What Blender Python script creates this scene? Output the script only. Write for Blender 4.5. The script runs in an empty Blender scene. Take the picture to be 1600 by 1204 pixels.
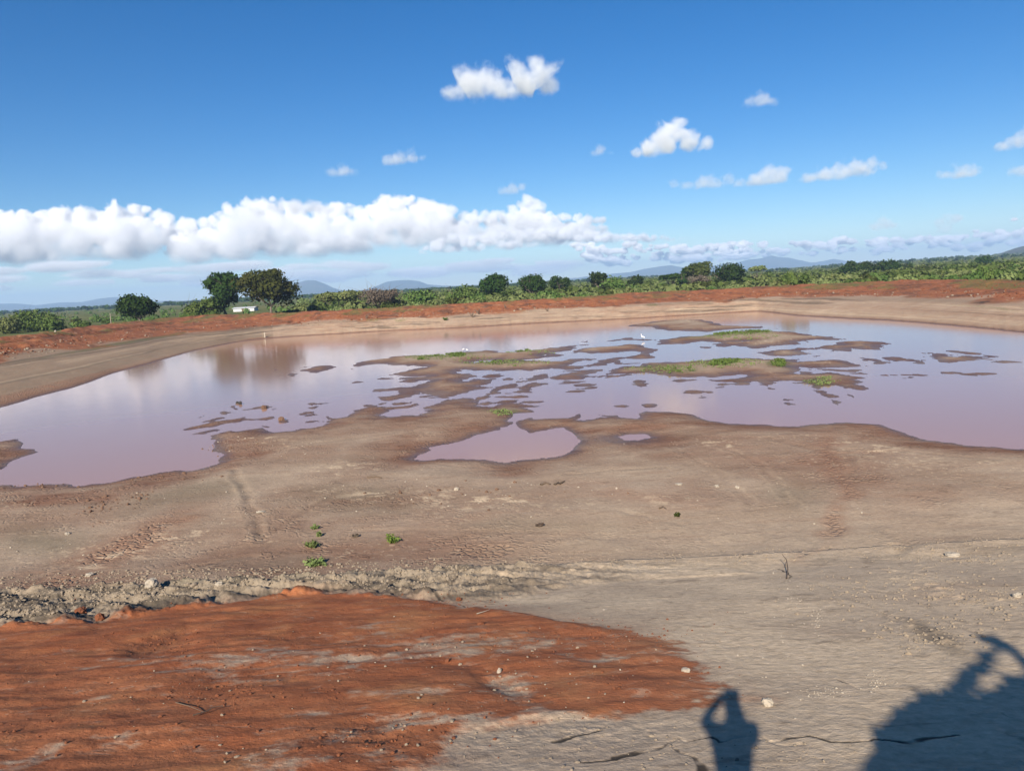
import bpy, math, random
import numpy as np
from mathutils import Vector, Matrix

SC = bpy.context.scene
COL = SC.collection

# ------------------------------------------------------------------ camera, world, sun, exposure
HC = 7.4                                  # lens above the water
PITCH, ROLL, FPX = math.radians(7.63), math.radians(3.1), 1200.0
cf = np.array([0, math.cos(PITCH), -math.sin(PITCH)])
r0 = np.array([1.0, 0, 0]); u0 = np.array([0, math.sin(PITCH), math.cos(PITCH)])
cr = math.cos(ROLL) * r0 - math.sin(ROLL) * u0
cu = math.sin(ROLL) * r0 + math.cos(ROLL) * u0
CAM = np.array([0, 0, HC])

cam_data = bpy.data.cameras.new('camera')
cam = bpy.data.objects.new('camera', cam_data); COL.objects.link(cam)
cam.matrix_world = Matrix(((cr[0], cu[0], -cf[0], 0), (cr[1], cu[1], -cf[1], 0), (cr[2], cu[2], -cf[2], HC), (0, 0, 0, 1)))
cam_data.sensor_width = 36.0; cam_data.lens = 36.0 * FPX / 1600.0
cam_data.clip_start = 0.1; cam_data.clip_end = 80000.0
SC.camera = cam

def ray(px, py):
    d = cf + (px - 800.0) / FPX * cr - (py - 602.0) / FPX * cu
    return d / np.linalg.norm(d)

def at_z(px, py, z):
    d = ray(px, py); t = (z - HC) / d[2]
    return CAM + t * d

def at_y(px, py, y):
    d = ray(px, py)
    return CAM + d * (y / d[1])

light_dir = ray(1143, 1080)               # the way the sunlight travels
sun_el = math.asin(-light_dir[2])
sun_az = math.atan2(-light_dir[0], -light_dir[1])     # clockwise from +Y
sd_ = bpy.data.lights.new('sun', 'SUN'); sun = bpy.data.objects.new('sun', sd_); COL.objects.link(sun)
sd_.energy = 5.0; sd_.angle = math.radians(0.53); sd_.color = (1.0, 0.93, 0.82)
sun.rotation_euler = Vector(light_dir).to_track_quat('-Z', 'Y').to_euler()
sun.location = (-20, -60, 80)

W = bpy.data.worlds.new('World'); SC.world = W; W.use_nodes = True
wn, wl = W.node_tree.nodes, W.node_tree.links
wn.clear()
sky = wn.new('ShaderNodeTexSky'); sky.sky_type = 'NISHITA'; sky.sun_disc = False
sky.sun_elevation = sun_el; sky.sun_rotation = sun_az
sky.altitude = 1200; sky.air_density = 1.0; sky.dust_density = 0.0; sky.ozone_density = 4.0
hs = wn.new('ShaderNodeHueSaturation'); hs.inputs['Hue'].default_value = 0.505; hs.inputs['Saturation'].default_value = 1.34
bg = wn.new('ShaderNodeBackground'); bg.inputs['Strength'].default_value = 0.059
wo = wn.new('ShaderNodeOutputWorld')
wl.new(sky.outputs[0], hs.inputs['Color']); wl.new(hs.outputs[0], bg.inputs[0]); wl.new(bg.outputs[0], wo.inputs[0])

SC.view_settings.view_transform = 'Standard'; SC.view_settings.look = 'None'
SC.view_settings.exposure = 0.85; SC.view_settings.gamma = 1.0
SC.view_settings.use_curve_mapping = False
SC.render.engine = 'CYCLES'
SC.cycles.use_denoising = True
SC.cycles.max_bounces = 14; SC.cycles.diffuse_bounces = 2; SC.cycles.glossy_bounces = 3
SC.cycles.transparent_max_bounces = 16; SC.cycles.volume_bounces = 13
SC.cycles.volume_step_rate = 2.0; SC.cycles.volume_max_steps = 256
SC.cycles.caustics_reflective = False; SC.cycles.caustics_refractive = False

# ------------------------------------------------------------------ helpers
def vnoise(x, y, seed=0):
    x = np.asarray(x, np.float64); y = np.asarray(y, np.float64)
    xi = np.floor(x).astype(np.int64); yi = np.floor(y).astype(np.int64)
    fx = x - xi; fy = y - yi
    fx = fx * fx * fx * (fx * (fx * 6 - 15) + 10); fy = fy * fy * fy * (fy * (fy * 6 - 15) + 10)
    def h(a, b):
        n = (a * 374761393 + b * 668265263 + seed * 2147483647) & 0xFFFFFFFF
        n = ((n ^ (n >> 13)) * 1274126177) & 0xFFFFFFFF
        n = (n ^ (n >> 16)) & 0xFFFFFF
        return n / float(0xFFFFFF)
    a = h(xi, yi); b = h(xi + 1, yi); c = h(xi, yi + 1); d = h(xi + 1, yi + 1)
    return (a + (b - a) * fx) * (1 - fy) + (c + (d - c) * fx) * fy - 0.5      # -0.5 .. 0.5

def fbm(x, y, octaves=4, seed=0, gain=0.5):
    s = 0; a = 1.0; t = 0
    for k in range(octaves):
        s = s + a * vnoise(x, y, seed + 17 * k); t += a
        x = x * 2.03 + 5.1; y = y * 2.03 + 3.7; a *= gain
    return s / t * 1.6

def sstep(a, b, x):
    t = np.clip((x - a) / (b - a), 0, 1); return t * t * (3 - 2 * t)

def mesh_np(name, verts, faces, mat=None, smooth=True, parent=None, link=True):
    """verts (n,3), faces (m,k) with one k."""
    me = bpy.data.meshes.new(name)
    verts = np.ascontiguousarray(verts, np.float32); faces = np.ascontiguousarray(faces, np.int32)
    m, k = faces.shape
    me.vertices.add(len(verts)); me.vertices.foreach_set('co', verts.ravel())
    me.loops.add(m * k); me.loops.foreach_set('vertex_index', faces.ravel())
    me.polygons.add(m); me.polygons.foreach_set('loop_start', np.arange(0, m * k, k, dtype=np.int32))
    me.polygons.foreach_set('use_smooth', np.full(m, smooth, dtype=bool))
    me.update(calc_edges=True)
    if mat: me.materials.append(mat)
    ob = bpy.data.objects.new(name, me)
    if link: COL.objects.link(ob)
    if parent: ob.parent = parent
    return ob

def attr_color(me, name, arr):
    a = me.attributes.new(name, 'FLOAT_COLOR', 'POINT')
    a.data.foreach_set('color', np.ascontiguousarray(arr, np.float32).ravel())

def tag(o, label=None, cat=None, group=None, kind=None):
    if label: o['label'] = label
    if cat: o['category'] = cat
    if group: o['group'] = group
    if kind: o['kind'] = kind
    return o

def empty(name, loc, label, cat, group=None, rz=0.0):
    o = bpy.data.objects.new(name, None); COL.objects.link(o); o.location = loc; o.rotation_euler = (0, 0, rz)
    o.empty_display_size = 0.2
    return tag(o, label, cat, group)

def copy_tree(o, parent=None):
    c = o.copy(); COL.objects.link(c)
    if parent: c.parent = parent
    for ch in list(o.children): copy_tree(ch, c)
    return c

class NT:
    """small helper to write shader nodes"""
    def __init__(s, name):
        s.mat = bpy.data.materials.new(name); s.mat.use_nodes = True
        s.t = s.mat.node_tree; s.t.nodes.clear()
        s.out = s.t.nodes.new('ShaderNodeOutputMaterial')
    def n(s, typ, **kw):
        nd = s.t.nodes.new(typ)
        for k, v in kw.items():
            if hasattr(nd, k): setattr(nd, k, v)
        return nd
    def set(s, sock, v):
        if isinstance(v, bpy.types.NodeSocket): s.t.links.new(v, sock)
        elif isinstance(v, (tuple, list)) and len(v) == 3 and sock.type == 'RGBA': sock.default_value = (*v, 1)
        else: sock.default_value = v
    def math(s, op, a, b=0.0, c=0.0, clamp=False):
        nd = s.n('ShaderNodeMath'); nd.operation = op; nd.use_clamp = clamp
        s.set(nd.inputs[0], a); s.set(nd.inputs[1], b); s.set(nd.inputs[2], c)
        return nd.outputs[0]
    def mix(s, f, a, b):
        nd = s.n('ShaderNodeMix'); nd.data_type = 'RGBA'
        s.set(nd.inputs[0], f); s.set(nd.inputs[6], a); s.set(nd.inputs[7], b)
        return nd.outputs[2]
    def noise(s, vec, scale, detail=4, rough=0.55, dist=0.0, out=0):
        nd = s.n('ShaderNodeTexNoise'); s.set(nd.inputs['Vector'], vec)
        nd.inputs['Scale'].default_value = scale; nd.inputs['Detail'].default_value = detail
        nd.inputs['Roughness'].default_value = rough; nd.inputs['Distortion'].default_value = dist
        return nd.outputs[out]
    def ramp(s, f, a, b):
        nd = s.n('ShaderNodeMapRange'); nd.interpolation_type = 'SMOOTHSTEP'
        s.set(nd.inputs[0], f); nd.inputs[1].default_value = a; nd.inputs[2].default_value = b
        return nd.outputs[0]
    def mapping(s, vec, scale=(1, 1, 1), rot=(0, 0, 0)):
        nd = s.n('ShaderNodeMapping'); s.set(nd.inputs[0], vec)
        nd.inputs['Scale'].default_value = scale; nd.inputs['Rotation'].default_value = rot
        return nd.outputs[0]
    def pos(s): return s.n('ShaderNodeNewGeometry').outputs['Position']
    def attr(s, name):
        nd = s.n('ShaderNodeAttribute'); nd.attribute_name = name; return nd
    def sep(s, col):
        nd = s.n('ShaderNodeSeparateColor'); s.set(nd.inputs[0], col); return nd.outputs
    def bump(s, h, strength, dist, normal=None):
        nd = s.n('ShaderNodeBump'); s.set(nd.inputs['Height'], h)
        nd.inputs['Strength'].default_value = strength; nd.inputs['Distance'].default_value = dist
        if normal: s.set(nd.inputs['Normal'], normal)
        return nd.outputs[0]
    def pbsdf(s, col, rough=0.9, normal=None, spec=0.3, **kw):
        nd = s.n('ShaderNodeBsdfPrincipled')
        s.set(nd.inputs['Base Color'], col); s.set(nd.inputs['Roughness'], rough)
        s.set(nd.inputs['Specular IOR Level'], spec)
        if normal: s.set(nd.inputs['Normal'], normal)
        for k, v in kw.items(): s.set(nd.inputs[k], v)
        s.t.links.new(nd.outputs[0], s.out.inputs[0])
        return nd

# ------------------------------------------------------------------ materials
def soil_material():
    m = NT('soil'); p = m.pos()
    A = m.attr('mask_a'); B = m.attr('mask_b')
    a = m.sep(A.outputs['Color']); b = m.sep(B.outputs['Color'])
    red, mud, rust, olive = a[0], a[1], a[2], A.outputs['Alpha']
    wet, grass, pale, dark = b[0], b[1], b[2], B.outputs['Alpha']
    n_big = m.noise(p, 0.22, 5, 0.6); n_mid = m.noise(p, 1.3, 6, 0.62); n_fine = m.noise(p, 9.0, 5, 0.65)
    streak = m.noise(m.mapping(p, (0.35, 1.8, 1), (0, 0, 0.18)), 0.9, 5, 0.6, 0.6)
    tan = m.mix(m.ramp(n_big, 0.3, 0.7), (0.30, 0.222, 0.155), (0.385, 0.293, 0.21))
    tan = m.mix(m.math('MULTIPLY', m.ramp(streak, 0.5, 0.72), 0.35), tan, (0.225, 0.135, 0.085))
    tan = m.mix(m.math('MULTIPLY', m.ramp(n_mid, 0.5, 0.75), 0.45), tan, (0.36, 0.28, 0.20))
    col = m.mix(m.math('MULTIPLY', olive, 0.9), tan, (0.185, 0.155, 0.105))
    rustc = m.mix(n_mid, (0.235, 0.12, 0.072), (0.29, 0.165, 0.105))
    col = m.mix(m.math('MULTIPLY', rust, m.ramp(m.math('ADD', m.math('MULTIPLY', n_mid, 0.6), m.math('MULTIPLY', streak, 0.5)), 0.3, 0.62)), col, rustc)
    mudc = m.mix(m.ramp(streak, 0.3, 0.7), (0.165, 0.082, 0.050), (0.24, 0.132, 0.084))
    mudc = m.mix(m.math('MULTIPLY', m.ramp(n_mid, 0.55, 0.75), 0.6), mudc, (0.26, 0.17, 0.11))
    col = m.mix(mud, col, mudc)
    redc = m.mix(m.ramp(n_mid, 0.3, 0.72), (0.28, 0.086, 0.034), (0.375, 0.135, 0.056))
    redc = m.mix(m.math('MULTIPLY', m.ramp(m.noise(p, 0.7, 4, 0.6), 0.5, 0.7), 0.5), redc, (0.43, 0.195, 0.078))
    redc = m.mix(m.math('MULTIPLY', m.ramp(n_fine, 0.56, 0.75), 0.3), redc, (0.16, 0.042, 0.018))
    col = m.mix(red, col, redc)
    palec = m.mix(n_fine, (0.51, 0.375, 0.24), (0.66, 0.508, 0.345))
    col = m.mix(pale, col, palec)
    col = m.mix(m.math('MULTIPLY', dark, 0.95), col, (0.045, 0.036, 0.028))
    # scattered pale grit and crumbs
    vo = m.n('ShaderNodeTexVoronoi'); m.set(vo.inputs['Vector'], p); vo.inputs['Scale'].default_value = 7.0
    grit = m.math('MULTIPLY', m.math('LESS_THAN', vo.outputs['Distance'], 0.13), m.ramp(n_mid, 0.52, 0.66))
    col = m.mix(m.math('MULTIPLY', grit, 0.55), col, (0.50, 0.42, 0.31))
    scuff = m.noise(m.mapping(p, (0.75, 1.35, 1), (0, 0, -0.25)), 2.2, 6, 0.68, 0.8)
    col = m.mix(m.math('MULTIPLY', m.ramp(scuff, 0.55, 0.67), 0.40), col, m.mix(red, (0.13, 0.088, 0.058), (0.15, 0.042, 0.018)))
    col = m.mix(m.math('MULTIPLY', m.math('SUBTRACT', 1.0, m.ramp(scuff, 0.32, 0.42)), m.math('MULTIPLY', 0.30, m.math('SUBTRACT', 1.0, wet))), col, (0.46, 0.36, 0.255))
    grain = m.math('ADD', 0.64, m.math('MULTIPLY', n_fine, 0.72))
    mul = m.n('ShaderNodeVectorMath'); mul.operation = 'SCALE'; m.set(mul.inputs[0], col); m.set(mul.inputs[3], grain)
    col = mul.outputs[0]
    gcol = m.mix(n_fine, (0.055, 0.085, 0.02), (0.14, 0.145, 0.045))
    col = m.mix(m.math('MULTIPLY', grass, m.ramp(m.noise(p, 2.2, 5, 0.65), 0.35, 0.58)), col, gcol)
    wetc = m.n('ShaderNodeVectorMath'); wetc.operation = 'SCALE'; m.set(wetc.inputs[0], col); wetc.inputs[3].default_value = 0.62
    col = m.mix(wet, col, wetc.outputs[0])
    rough = m.math('SUBTRACT', 0.95, m.math('MULTIPLY', wet, 0.55))
    hb = m.math('ADD', n_fine, m.math('MULTIPLY', m.noise(p, 34.0, 4, 0.7), 0.5))
    nb = m.bump(hb, 0.55, 0.03)
    vc = m.n('ShaderNodeTexVoronoi'); vc.feature = 'DISTANCE_TO_EDGE'; m.set(vc.inputs['Vector'], p); vc.inputs['Scale'].default_value = 4.5
    cell = m.ramp(vc.outputs['Distance'], 0.0, 0.22)
    dim = m.math('MULTIPLY', cell, m.math('MAXIMUM', m.ramp(rust, 0.62, 0.85), m.math('MULTIPLY', mud, m.ramp(n_mid, 0.45, 0.6))))
    nb = m.bump(dim, 0.7, 0.06, nb)
    nb = m.bump(scuff, 0.28, 0.08, nb)
    m.pbsdf(col, rough, nb, spec=m.math('ADD', 0.12, m.math('MULTIPLY', wet, 0.4)))
    return m.mat

def plain_material():
    m = NT('grassland'); p = m.pos()
    n1 = m.noise(p, 0.012, 6, 0.6); n2 = m.noise(p, 0.11, 6, 0.65); n3 = m.noise(p, 0.9, 4, 0.7)
    c = m.mix(m.ramp(n1, 0.35, 0.65), (0.16, 0.15, 0.055), (0.095, 0.11, 0.035))
    c = m.mix(m.ramp(n2, 0.48, 0.66), c, (0.060, 0.085, 0.025))
    c = m.mix(m.math('MULTIPLY', m.ramp(n3, 0.55, 0.75), 0.5), c, (0.22, 0.18, 0.08))
    m.pbsdf(c, 1.0, m.bump(n3, 0.8, 0.3), spec=0.05)
    return m.mat

def hill_material():
    m = NT('wooded_hillside'); p = m.pos()
    n1 = m.noise(p, 0.004, 6, 0.6); n2 = m.noise(p, 0.03, 5, 0.7)
    c = m.mix(m.ramp(n1, 0.35, 0.65), (0.055, 0.065, 0.03), (0.10, 0.085, 0.05))
    c = m.mix(m.ramp(n2, 0.5, 0.7), c, (0.035, 0.05, 0.02))
    m.pbsdf(c, 1.0, m.bump(n2, 1.0, 12.0), spec=0.02)
    return m.mat

def water_material():
    m = NT('muddy_water'); p = m.pos()
    n = m.noise(p, 0.05, 3, 0.5)
    c = m.mix(n, (0.36, 0.196, 0.130), (0.40, 0.222, 0.150))
    rip = m.math('ADD', m.noise(m.mapping(p, (0.7, 2.2, 1)), 1.2, 3, 0.5), m.noise(p, 0.5, 2, 0.5))
    m.pbsdf(c, 0.10, m.bump(rip, 0.13, 0.010), spec=0.43, IOR=1.33)
    return m.mat

def foliage_material(name, c1, c2, c3):
    m = NT(name)
    t = m.attr('tint').outputs['Fac']
    n = m.noise(m.pos(), 0.35, 3, 0.6)
    oi = m.n('ShaderNodeObjectInfo').outputs['Random']
    col = m.mix(t, c1, c2); col = m.mix(m.math('MULTIPLY', m.ramp(n, 0.5, 0.7), 0.6), col, c3)
    hv = m.n('ShaderNodeHueSaturation'); m.set(hv.inputs['Color'], col)
    m.set(hv.inputs['Value'], m.math('ADD', 0.8, m.math('MULTIPLY', oi, 0.4)))
    m.set(hv.inputs['Hue'], m.math('ADD', 0.485, m.math('MULTIPLY', oi, 0.03)))
    d = m.n('ShaderNodeBsdfDiffuse'); m.set(d.inputs[0], hv.outputs[0])
    tr = m.n('ShaderNodeBsdfTranslucent'); m.set(tr.inputs[0], hv.outputs[0])
    mx = m.n('ShaderNodeMixShader'); mx.inputs[0].default_value = 0.25
    m.t.links.new(d.outputs[0], mx.inputs[1]); m.t.links.new(tr.outputs[0], mx.inputs[2])
    m.t.links.new(mx.outputs[0], m.out.inputs[0])
    return m.mat

def plain_color(name, c1, c2, scale=6.0, rough=0.85, spec=0.2, bump=0.4, bd=0.02):
    m = NT(name); p = m.pos(); n = m.noise(p, scale, 5, 0.65)
    m.pbsdf(m.mix(n, c1, c2), rough, m.bump(n, bump, bd), spec=spec)
    return m.mat

M = {
    'soil': soil_material(), 'plain': plain_material(), 'hill': hill_material(), 'water': water_material(),
    'leaf_dark': foliage_material('dark_leaves', (0.018, 0.036, 0.010), (0.040, 0.070, 0.016), (0.060, 0.085, 0.020)),
    'leaf_olive': foliage_material('olive_leaves', (0.040, 0.055, 0.014), (0.085, 0.095, 0.026), (0.12, 0.11, 0.035)),
    'leaf_mid': foliage_material('green_leaves', (0.065, 0.105, 0.026), (0.125, 0.175, 0.045), (0.16, 0.19, 0.06)),
    'leaf_light': foliage_material('pale_green_leaves', (0.115, 0.150, 0.050), (0.195, 0.225, 0.080), (0.235, 0.24, 0.10)),
    'leaf_dry': foliage_material('dry_twigs', (0.10, 0.075, 0.055), (0.19, 0.15, 0.115), (0.15, 0.11, 0.085)),
    'leaf_bright': foliage_material('fresh_green_leaves', (0.10, 0.17, 0.03), (0.20, 0.27, 0.06), (0.24, 0.27, 0.09)),
    'bark': plain_color('bark', (0.10, 0.075, 0.055), (0.20, 0.165, 0.13), 4.0),
    'stone': plain_color('pale_stone', (0.27, 0.225, 0.17), (0.42, 0.36, 0.285), 9.0),
    'clod_grey': plain_color('grey_clod', (0.17, 0.132, 0.095), (0.31, 0.245, 0.175), 7.0),
    'clod_red': plain_color('red_clod', (0.11, 0.038, 0.018), (0.21, 0.075, 0.034), 7.0),
    'mud_clod': plain_color('mud_clod', (0.10, 0.058, 0.038), (0.19, 0.11, 0.07), 7.0),
    'white': plain_color('weathered_white_paint', (0.50, 0.49, 0.46), (0.62, 0.61, 0.58), 3.0),
    'egret': plain_color('white_feathers', (0.78, 0.77, 0.74), (0.86, 0.85, 0.83), 30.0),
    'beak': plain_color('yellow_beak', (0.55, 0.33, 0.05), (0.65, 0.42, 0.08), 30.0),
    'dark': plain_color('dark_skin_of_legs', (0.03, 0.028, 0.025), (0.05, 0.045, 0.04), 30.0),
    'twig': plain_color('dry_stick', (0.09, 0.06, 0.04), (0.19, 0.14, 0.10), 12.0),
    'sheet': plain_color('pale_metal_sheet', (0.55, 0.55, 0.55), (0.66, 0.66, 0.67), 2.0, 0.5, 0.4),
    'skin': plain_color('skin', (0.10, 0.055, 0.035), (0.14, 0.08, 0.05), 12.0, 0.55, 0.4),
    'shirt': plain_color('shirt_cloth', (0.16, 0.19, 0.24), (0.20, 0.23, 0.28), 25.0),
    'trousers': plain_color('trouser_cloth', (0.06, 0.055, 0.05), (0.085, 0.08, 0.07), 25.0),
    'phone': plain_color('black_plastic', (0.01, 0.01, 0.01), (0.02, 0.02, 0.02), 25.0, 0.3, 0.5),
}

# ------------------------------------------------------------------ the lie of the land
PROF_Y = np.array([-200, -22, -7, -5, 0.3, 1.0, 3.0, 4.4, 5.2, 7.0, 9.0, 11, 13, 16, 20, 26, 40, 400])
PROF_Z = np.array([1.8, 1.8, 5.6, 5.8, 5.8, 5.6, 4.62, 3.95, 3.66, 3.18, 2.68, 2.20, 1.76, 1.22, 0.88, 0.66, 0.5, 0.5])
def near_z(y):
    return (np.interp(y - 0.25, PROF_Y, PROF_Z) + 2 * np.interp(y, PROF_Y, PROF_Z) + np.interp(y + 0.25, PROF_Y, PROF_Z)) / 4

def ground_xy(px, py):
    """where the line of sight of a pixel meets the shaped ground (before fine relief)"""
    d = ray(px, py)
    lo, hi = 2.0, 400.0
    f = lambda t: (HC + d[2] * t) - (float(near_z(d[1] * t)) if d[1] * t < 22 else 0.05 + 0.80 * max(0, 1 - (d[1] * t - 22) / 10))
    ts = np.geomspace(2.0, 400.0, 300); prev = ts[0]
    for t in ts:
        if f(t) < 0: hi = t; lo = prev; break
        prev = t
    for _ in range(30):
        mid = (lo + hi) / 2
        if f(mid) < 0: hi = mid
        else: lo = mid
    return d[0] * hi, d[1] * hi

Z_R, Z_OUT = 3.7, 1.7
zg_px = lambda x: float(np.interp(x, [0, 380, 520], [1.45, 1.5, 1.9]))
def line_polar(pts, z):
    q = [at_z(x, y, z(x) if callable(z) else z) for x, y in pts]
    return np.array([(math.atan2(v[0], v[1]), math.hypot(v[0], v[1])) for v in q])
L_W = [(-60, 655), (0, 637), (40, 626), (80, 613), (130, 603), (155, 592), (165, 585), (210, 575), (240, 566), (290, 553), (300, 547), (338, 542), (350, 537), (385, 532), (429, 527.5), (450, 526), (520, 522), (600, 517), (700, 513), (740, 511), (800, 507), (900, 502), (1000, 497), (1100, 491), (1150, 488), (1185, 486), (1245, 493), (1299, 496.5), (1392, 501), (1482, 508), (1544, 514), (1600, 520), (1660, 527)]
L_G = [(-60, 574), (0, 565), (60, 556), (140, 545), (200, 537), (260, 525), (300, 522), (338, 520), (391, 516), (460, 512), (529, 505), (604, 499), (660, 496), (760, 490), (845, 485), (1000, 479), (1126, 471), (1220, 468), (1290, 467.5), (1389, 468), (1459, 470), (1544, 473), (1600, 472.7), (1660, 474)]
L_R = [(-60, 534), (0, 527), (60, 521), (100, 516), (150, 508), (200, 503), (260, 497), (300, 494), (385, 491), (460, 488), (529, 485), (604, 480.6), (720, 475), (760, 473), (920, 463), (1020, 456.6), (1126, 452), (1220, 447), (1262, 444.5), (1375, 440), (1459, 437.5), (1600, 438), (1660, 439)]
PW, PG, PR = line_polar(L_W, 0), line_polar(L_G, zg_px), line_polar(L_R, Z_R)
def edge_r(P, th):
    r = np.interp(th, P[:, 0], P[:, 1])
    xl = P[0, 1] * math.sin(-P[0, 0]); xr = P[-1, 1] * math.sin(P[-1, 0])
    lo, hi = P[0, 0], P[-1, 0]
    s = np.maximum(np.abs(np.sin(th)), 0.3)
    r = np.where(th < lo, np.maximum(xl, 30) / s * 1.0, r)
    r = np.where(th > hi, np.maximum(xr, 30) / s, r)
    return r

# polar grid: dense where the picture looks, coarse all round
th = np.concatenate([np.radians(np.linspace(-180, -42, 36))[:-1], np.radians(np.linspace(-42, 42, 1180)), np.radians(np.linspace(42, 180, 36))[1:]])
NTH = len(th)
RW0, RG0, RR0 = edge_r(PW, th), edge_r(PG, th), edge_r(PR, th)
def smooth1(a, k=9):
    ker = np.hanning(k + 2)[1:-1]; ker /= ker.sum()
    return np.convolve(np.pad(a, k // 2, mode='edge'), ker, 'valid')
lft = sstep(math.radians(-13), math.radians(-16), th)
rW = (smooth1(RW0, 9) + 0.7 * fbm(th * 120, th * 0, 3, 5)) * (1 - lft) + (smooth1(RW0, 61) + 0.5 * fbm(th * 70, th * 0, 3, 5)) * lft
rG = smooth1(RG0, 25); rR = smooth1(RR0, 25)
rG = np.maximum(rG, rW + 5.0 + 5.0 * np.exp(-((np.degrees(th) + 18.5) / 4.5) ** 2)); rG = smooth1(rG, 31); rR = np.maximum(rR, rG + 3.0)

# ---- shoreline outlines read from the photograph, as ground outlines
def R1(*p): return [(540 + u / 8, 530 + v / 8) for u, v in p]
def R2(*p): return [(700 + u / 8, 510 + v / 8) for u, v in p]
def R3(*p): return [(860 + u / 8, 500 + v / 8) for u, v in p]
def R4(*p): return [(1040 + u / 8, 490 + v / 8) for u, v in p]
def R5(*p): return [(1200 + u / 8, 500 + v / 8) for u, v in p]
def R6(*p): return [(1400 + u / 8, 500 + v / 8) for u, v in p]
def R7(*p): return [(280 + u * .175, 560 + v * .175) for u, v in p]
def R8(*p): return [(640 + u * .25, 600 + v * .25) for u, v in p]

MAIN = ([(-300, 775), (0, 758), (42, 760), (91, 758), (140, 755), (185, 750), (231, 742), (270, 735), (312, 730)]
 + R7((380, 915), (385, 860), (345, 850), (290, 825), (325, 770), (290, 735), (230, 735), (300, 690), (400, 655), (500, 632), (540, 645), (640, 622), (740, 640), (880, 655), (1000, 648), (1150, 615), (1270, 590), (1330, 545), (1270, 520), (1310, 505), (1385, 510), (1400, 525))
 + R1((0, 958), (60, 935), (140, 900), (230, 870), (260, 860), (340, 820), (520, 830), (640, 830), (760, 825), (850, 808), (860, 825), (780, 845), (640, 855), (530, 870), (500, 920), (450, 950), (530, 965), (650, 960), (780, 950), (860, 960), (930, 950), (960, 925), (1040, 880), (1000, 860), (1100, 815), (1190, 770), (1270, 745), (1310, 725), (1150, 735), (1080, 750), (1020, 735), (880, 722), (1000, 710), (1120, 715), (1150, 700), (1140, 685), (940, 680), (1080, 660), (960, 645), (880, 665), (760, 700), (620, 745), (540, 780), (470, 790), (500, 760), (420, 720), (560, 710), (680, 690), (740, 665), (620, 640), (480, 635), (360, 640), (250, 618), (400, 612), (540, 605), (700, 600), (780, 605), (900, 595), (870, 580), (950, 550), (1060, 495), (940, 510), (800, 530), (670, 528), (780, 505), (700, 495), (650, 488), (800, 465), (700, 440), (615, 435), (700, 410), (760, 390), (830, 365), (950, 345), (880, 330), (760, 325), (700, 322), (560, 325), (470, 325), (520, 310), (490, 295), (380, 300), (250, 325), (100, 342), (20, 342), (90, 315), (160, 290), (280, 265), (400, 250), (500, 235), (540, 215), (700, 205), (900, 195), (1060, 192), (1250, 188), (1400, 172), (1480, 155))
 + R2((320, 318), (380, 310), (480, 298), (580, 296), (560, 308), (680, 318), (800, 315), (860, 300), (905, 305), (1000, 292), (1060, 295), (1180, 278), (1260, 262), (1340, 258), (1440, 265), (1560, 285), (1420, 300), (1380, 305), (1290, 320), (1270, 335), (1390, 335), (1400, 345), (1370, 375), (1250, 380), (1160, 390), (1060, 400), (930, 415), (1060, 425), (1200, 425), (1300, 435), (1420, 430), (1500, 415))
 + R3((320, 490), (480, 485), (380, 510), (300, 545), (240, 570), (420, 580), (420, 600), (250, 610), (120, 605))
 + R2((1270, 520), (1120, 530), (1060, 545), (940, 545), (960, 530), (880, 530), (780, 545), (680, 555), (580, 550), (560, 565), (580, 545), (480, 535), (400, 550), (320, 555), (290, 540), (200, 540), (120, 550), (240, 555), (100, 572), (300, 580), (390, 597), (300, 615), (220, 645), (140, 675), (180, 690), (270, 690), (340, 660), (430, 650), (600, 645), (560, 665), (480, 690), (430, 720), (360, 740), (400, 755), (550, 762), (400, 772), (300, 800), (200, 820), (100, 850), (0, 870), (30, 880), (50, 905), (130, 900), (220, 880), (300, 890), (380, 875), (440, 850), (500, 815), (550, 785), (640, 755), (720, 720), (800, 712), (880, 722), (790, 745), (860, 760), (1000, 740), (1010, 710), (1060, 690), (1090, 705), (1190, 722), (1100, 730), (1060, 765), (1000, 800), (1000, 820), (800, 825), (660, 830), (560, 850), (490, 890), (400, 905), (340, 935), (280, 975), (400, 995), (560, 1005), (700, 980), (800, 965), (960, 970), (1140, 985), (1060, 1005), (960, 1010), (930, 1020), (1070, 1050), (980, 1065), (830, 1085), (890, 1100))
 + R8((660, 185), (600, 230), (655, 240), (600, 265), (540, 275), (580, 282), (440, 310), (320, 350), (120, 385), (100, 400), (130, 415), (20, 460), (70, 478), (180, 470), (300, 478), (440, 480), (570, 492), (630, 498), (720, 485), (840, 455), (1000, 420), (1080, 375), (1105, 350), (1070, 320), (960, 278), (860, 292), (760, 300), (700, 255), (700, 230), (760, 200), (780, 220), (990, 210), (1060, 182), (1080, 195), (1070, 220), (1160, 210), (1230, 205), (1160, 190), (1290, 195), (1320, 210), (1440, 212), (1480, 165))
 + [(1040, 643), (1075, 646), (1107, 655), (1145, 660), (1200, 664), (1240, 665), (1280, 661), (1320, 659), (1375, 663), (1410, 675), (1450, 688), (1490, 692), (1520, 697), (1600, 699), (1900, 712), (1900, 860), (-300, 860)])
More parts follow.
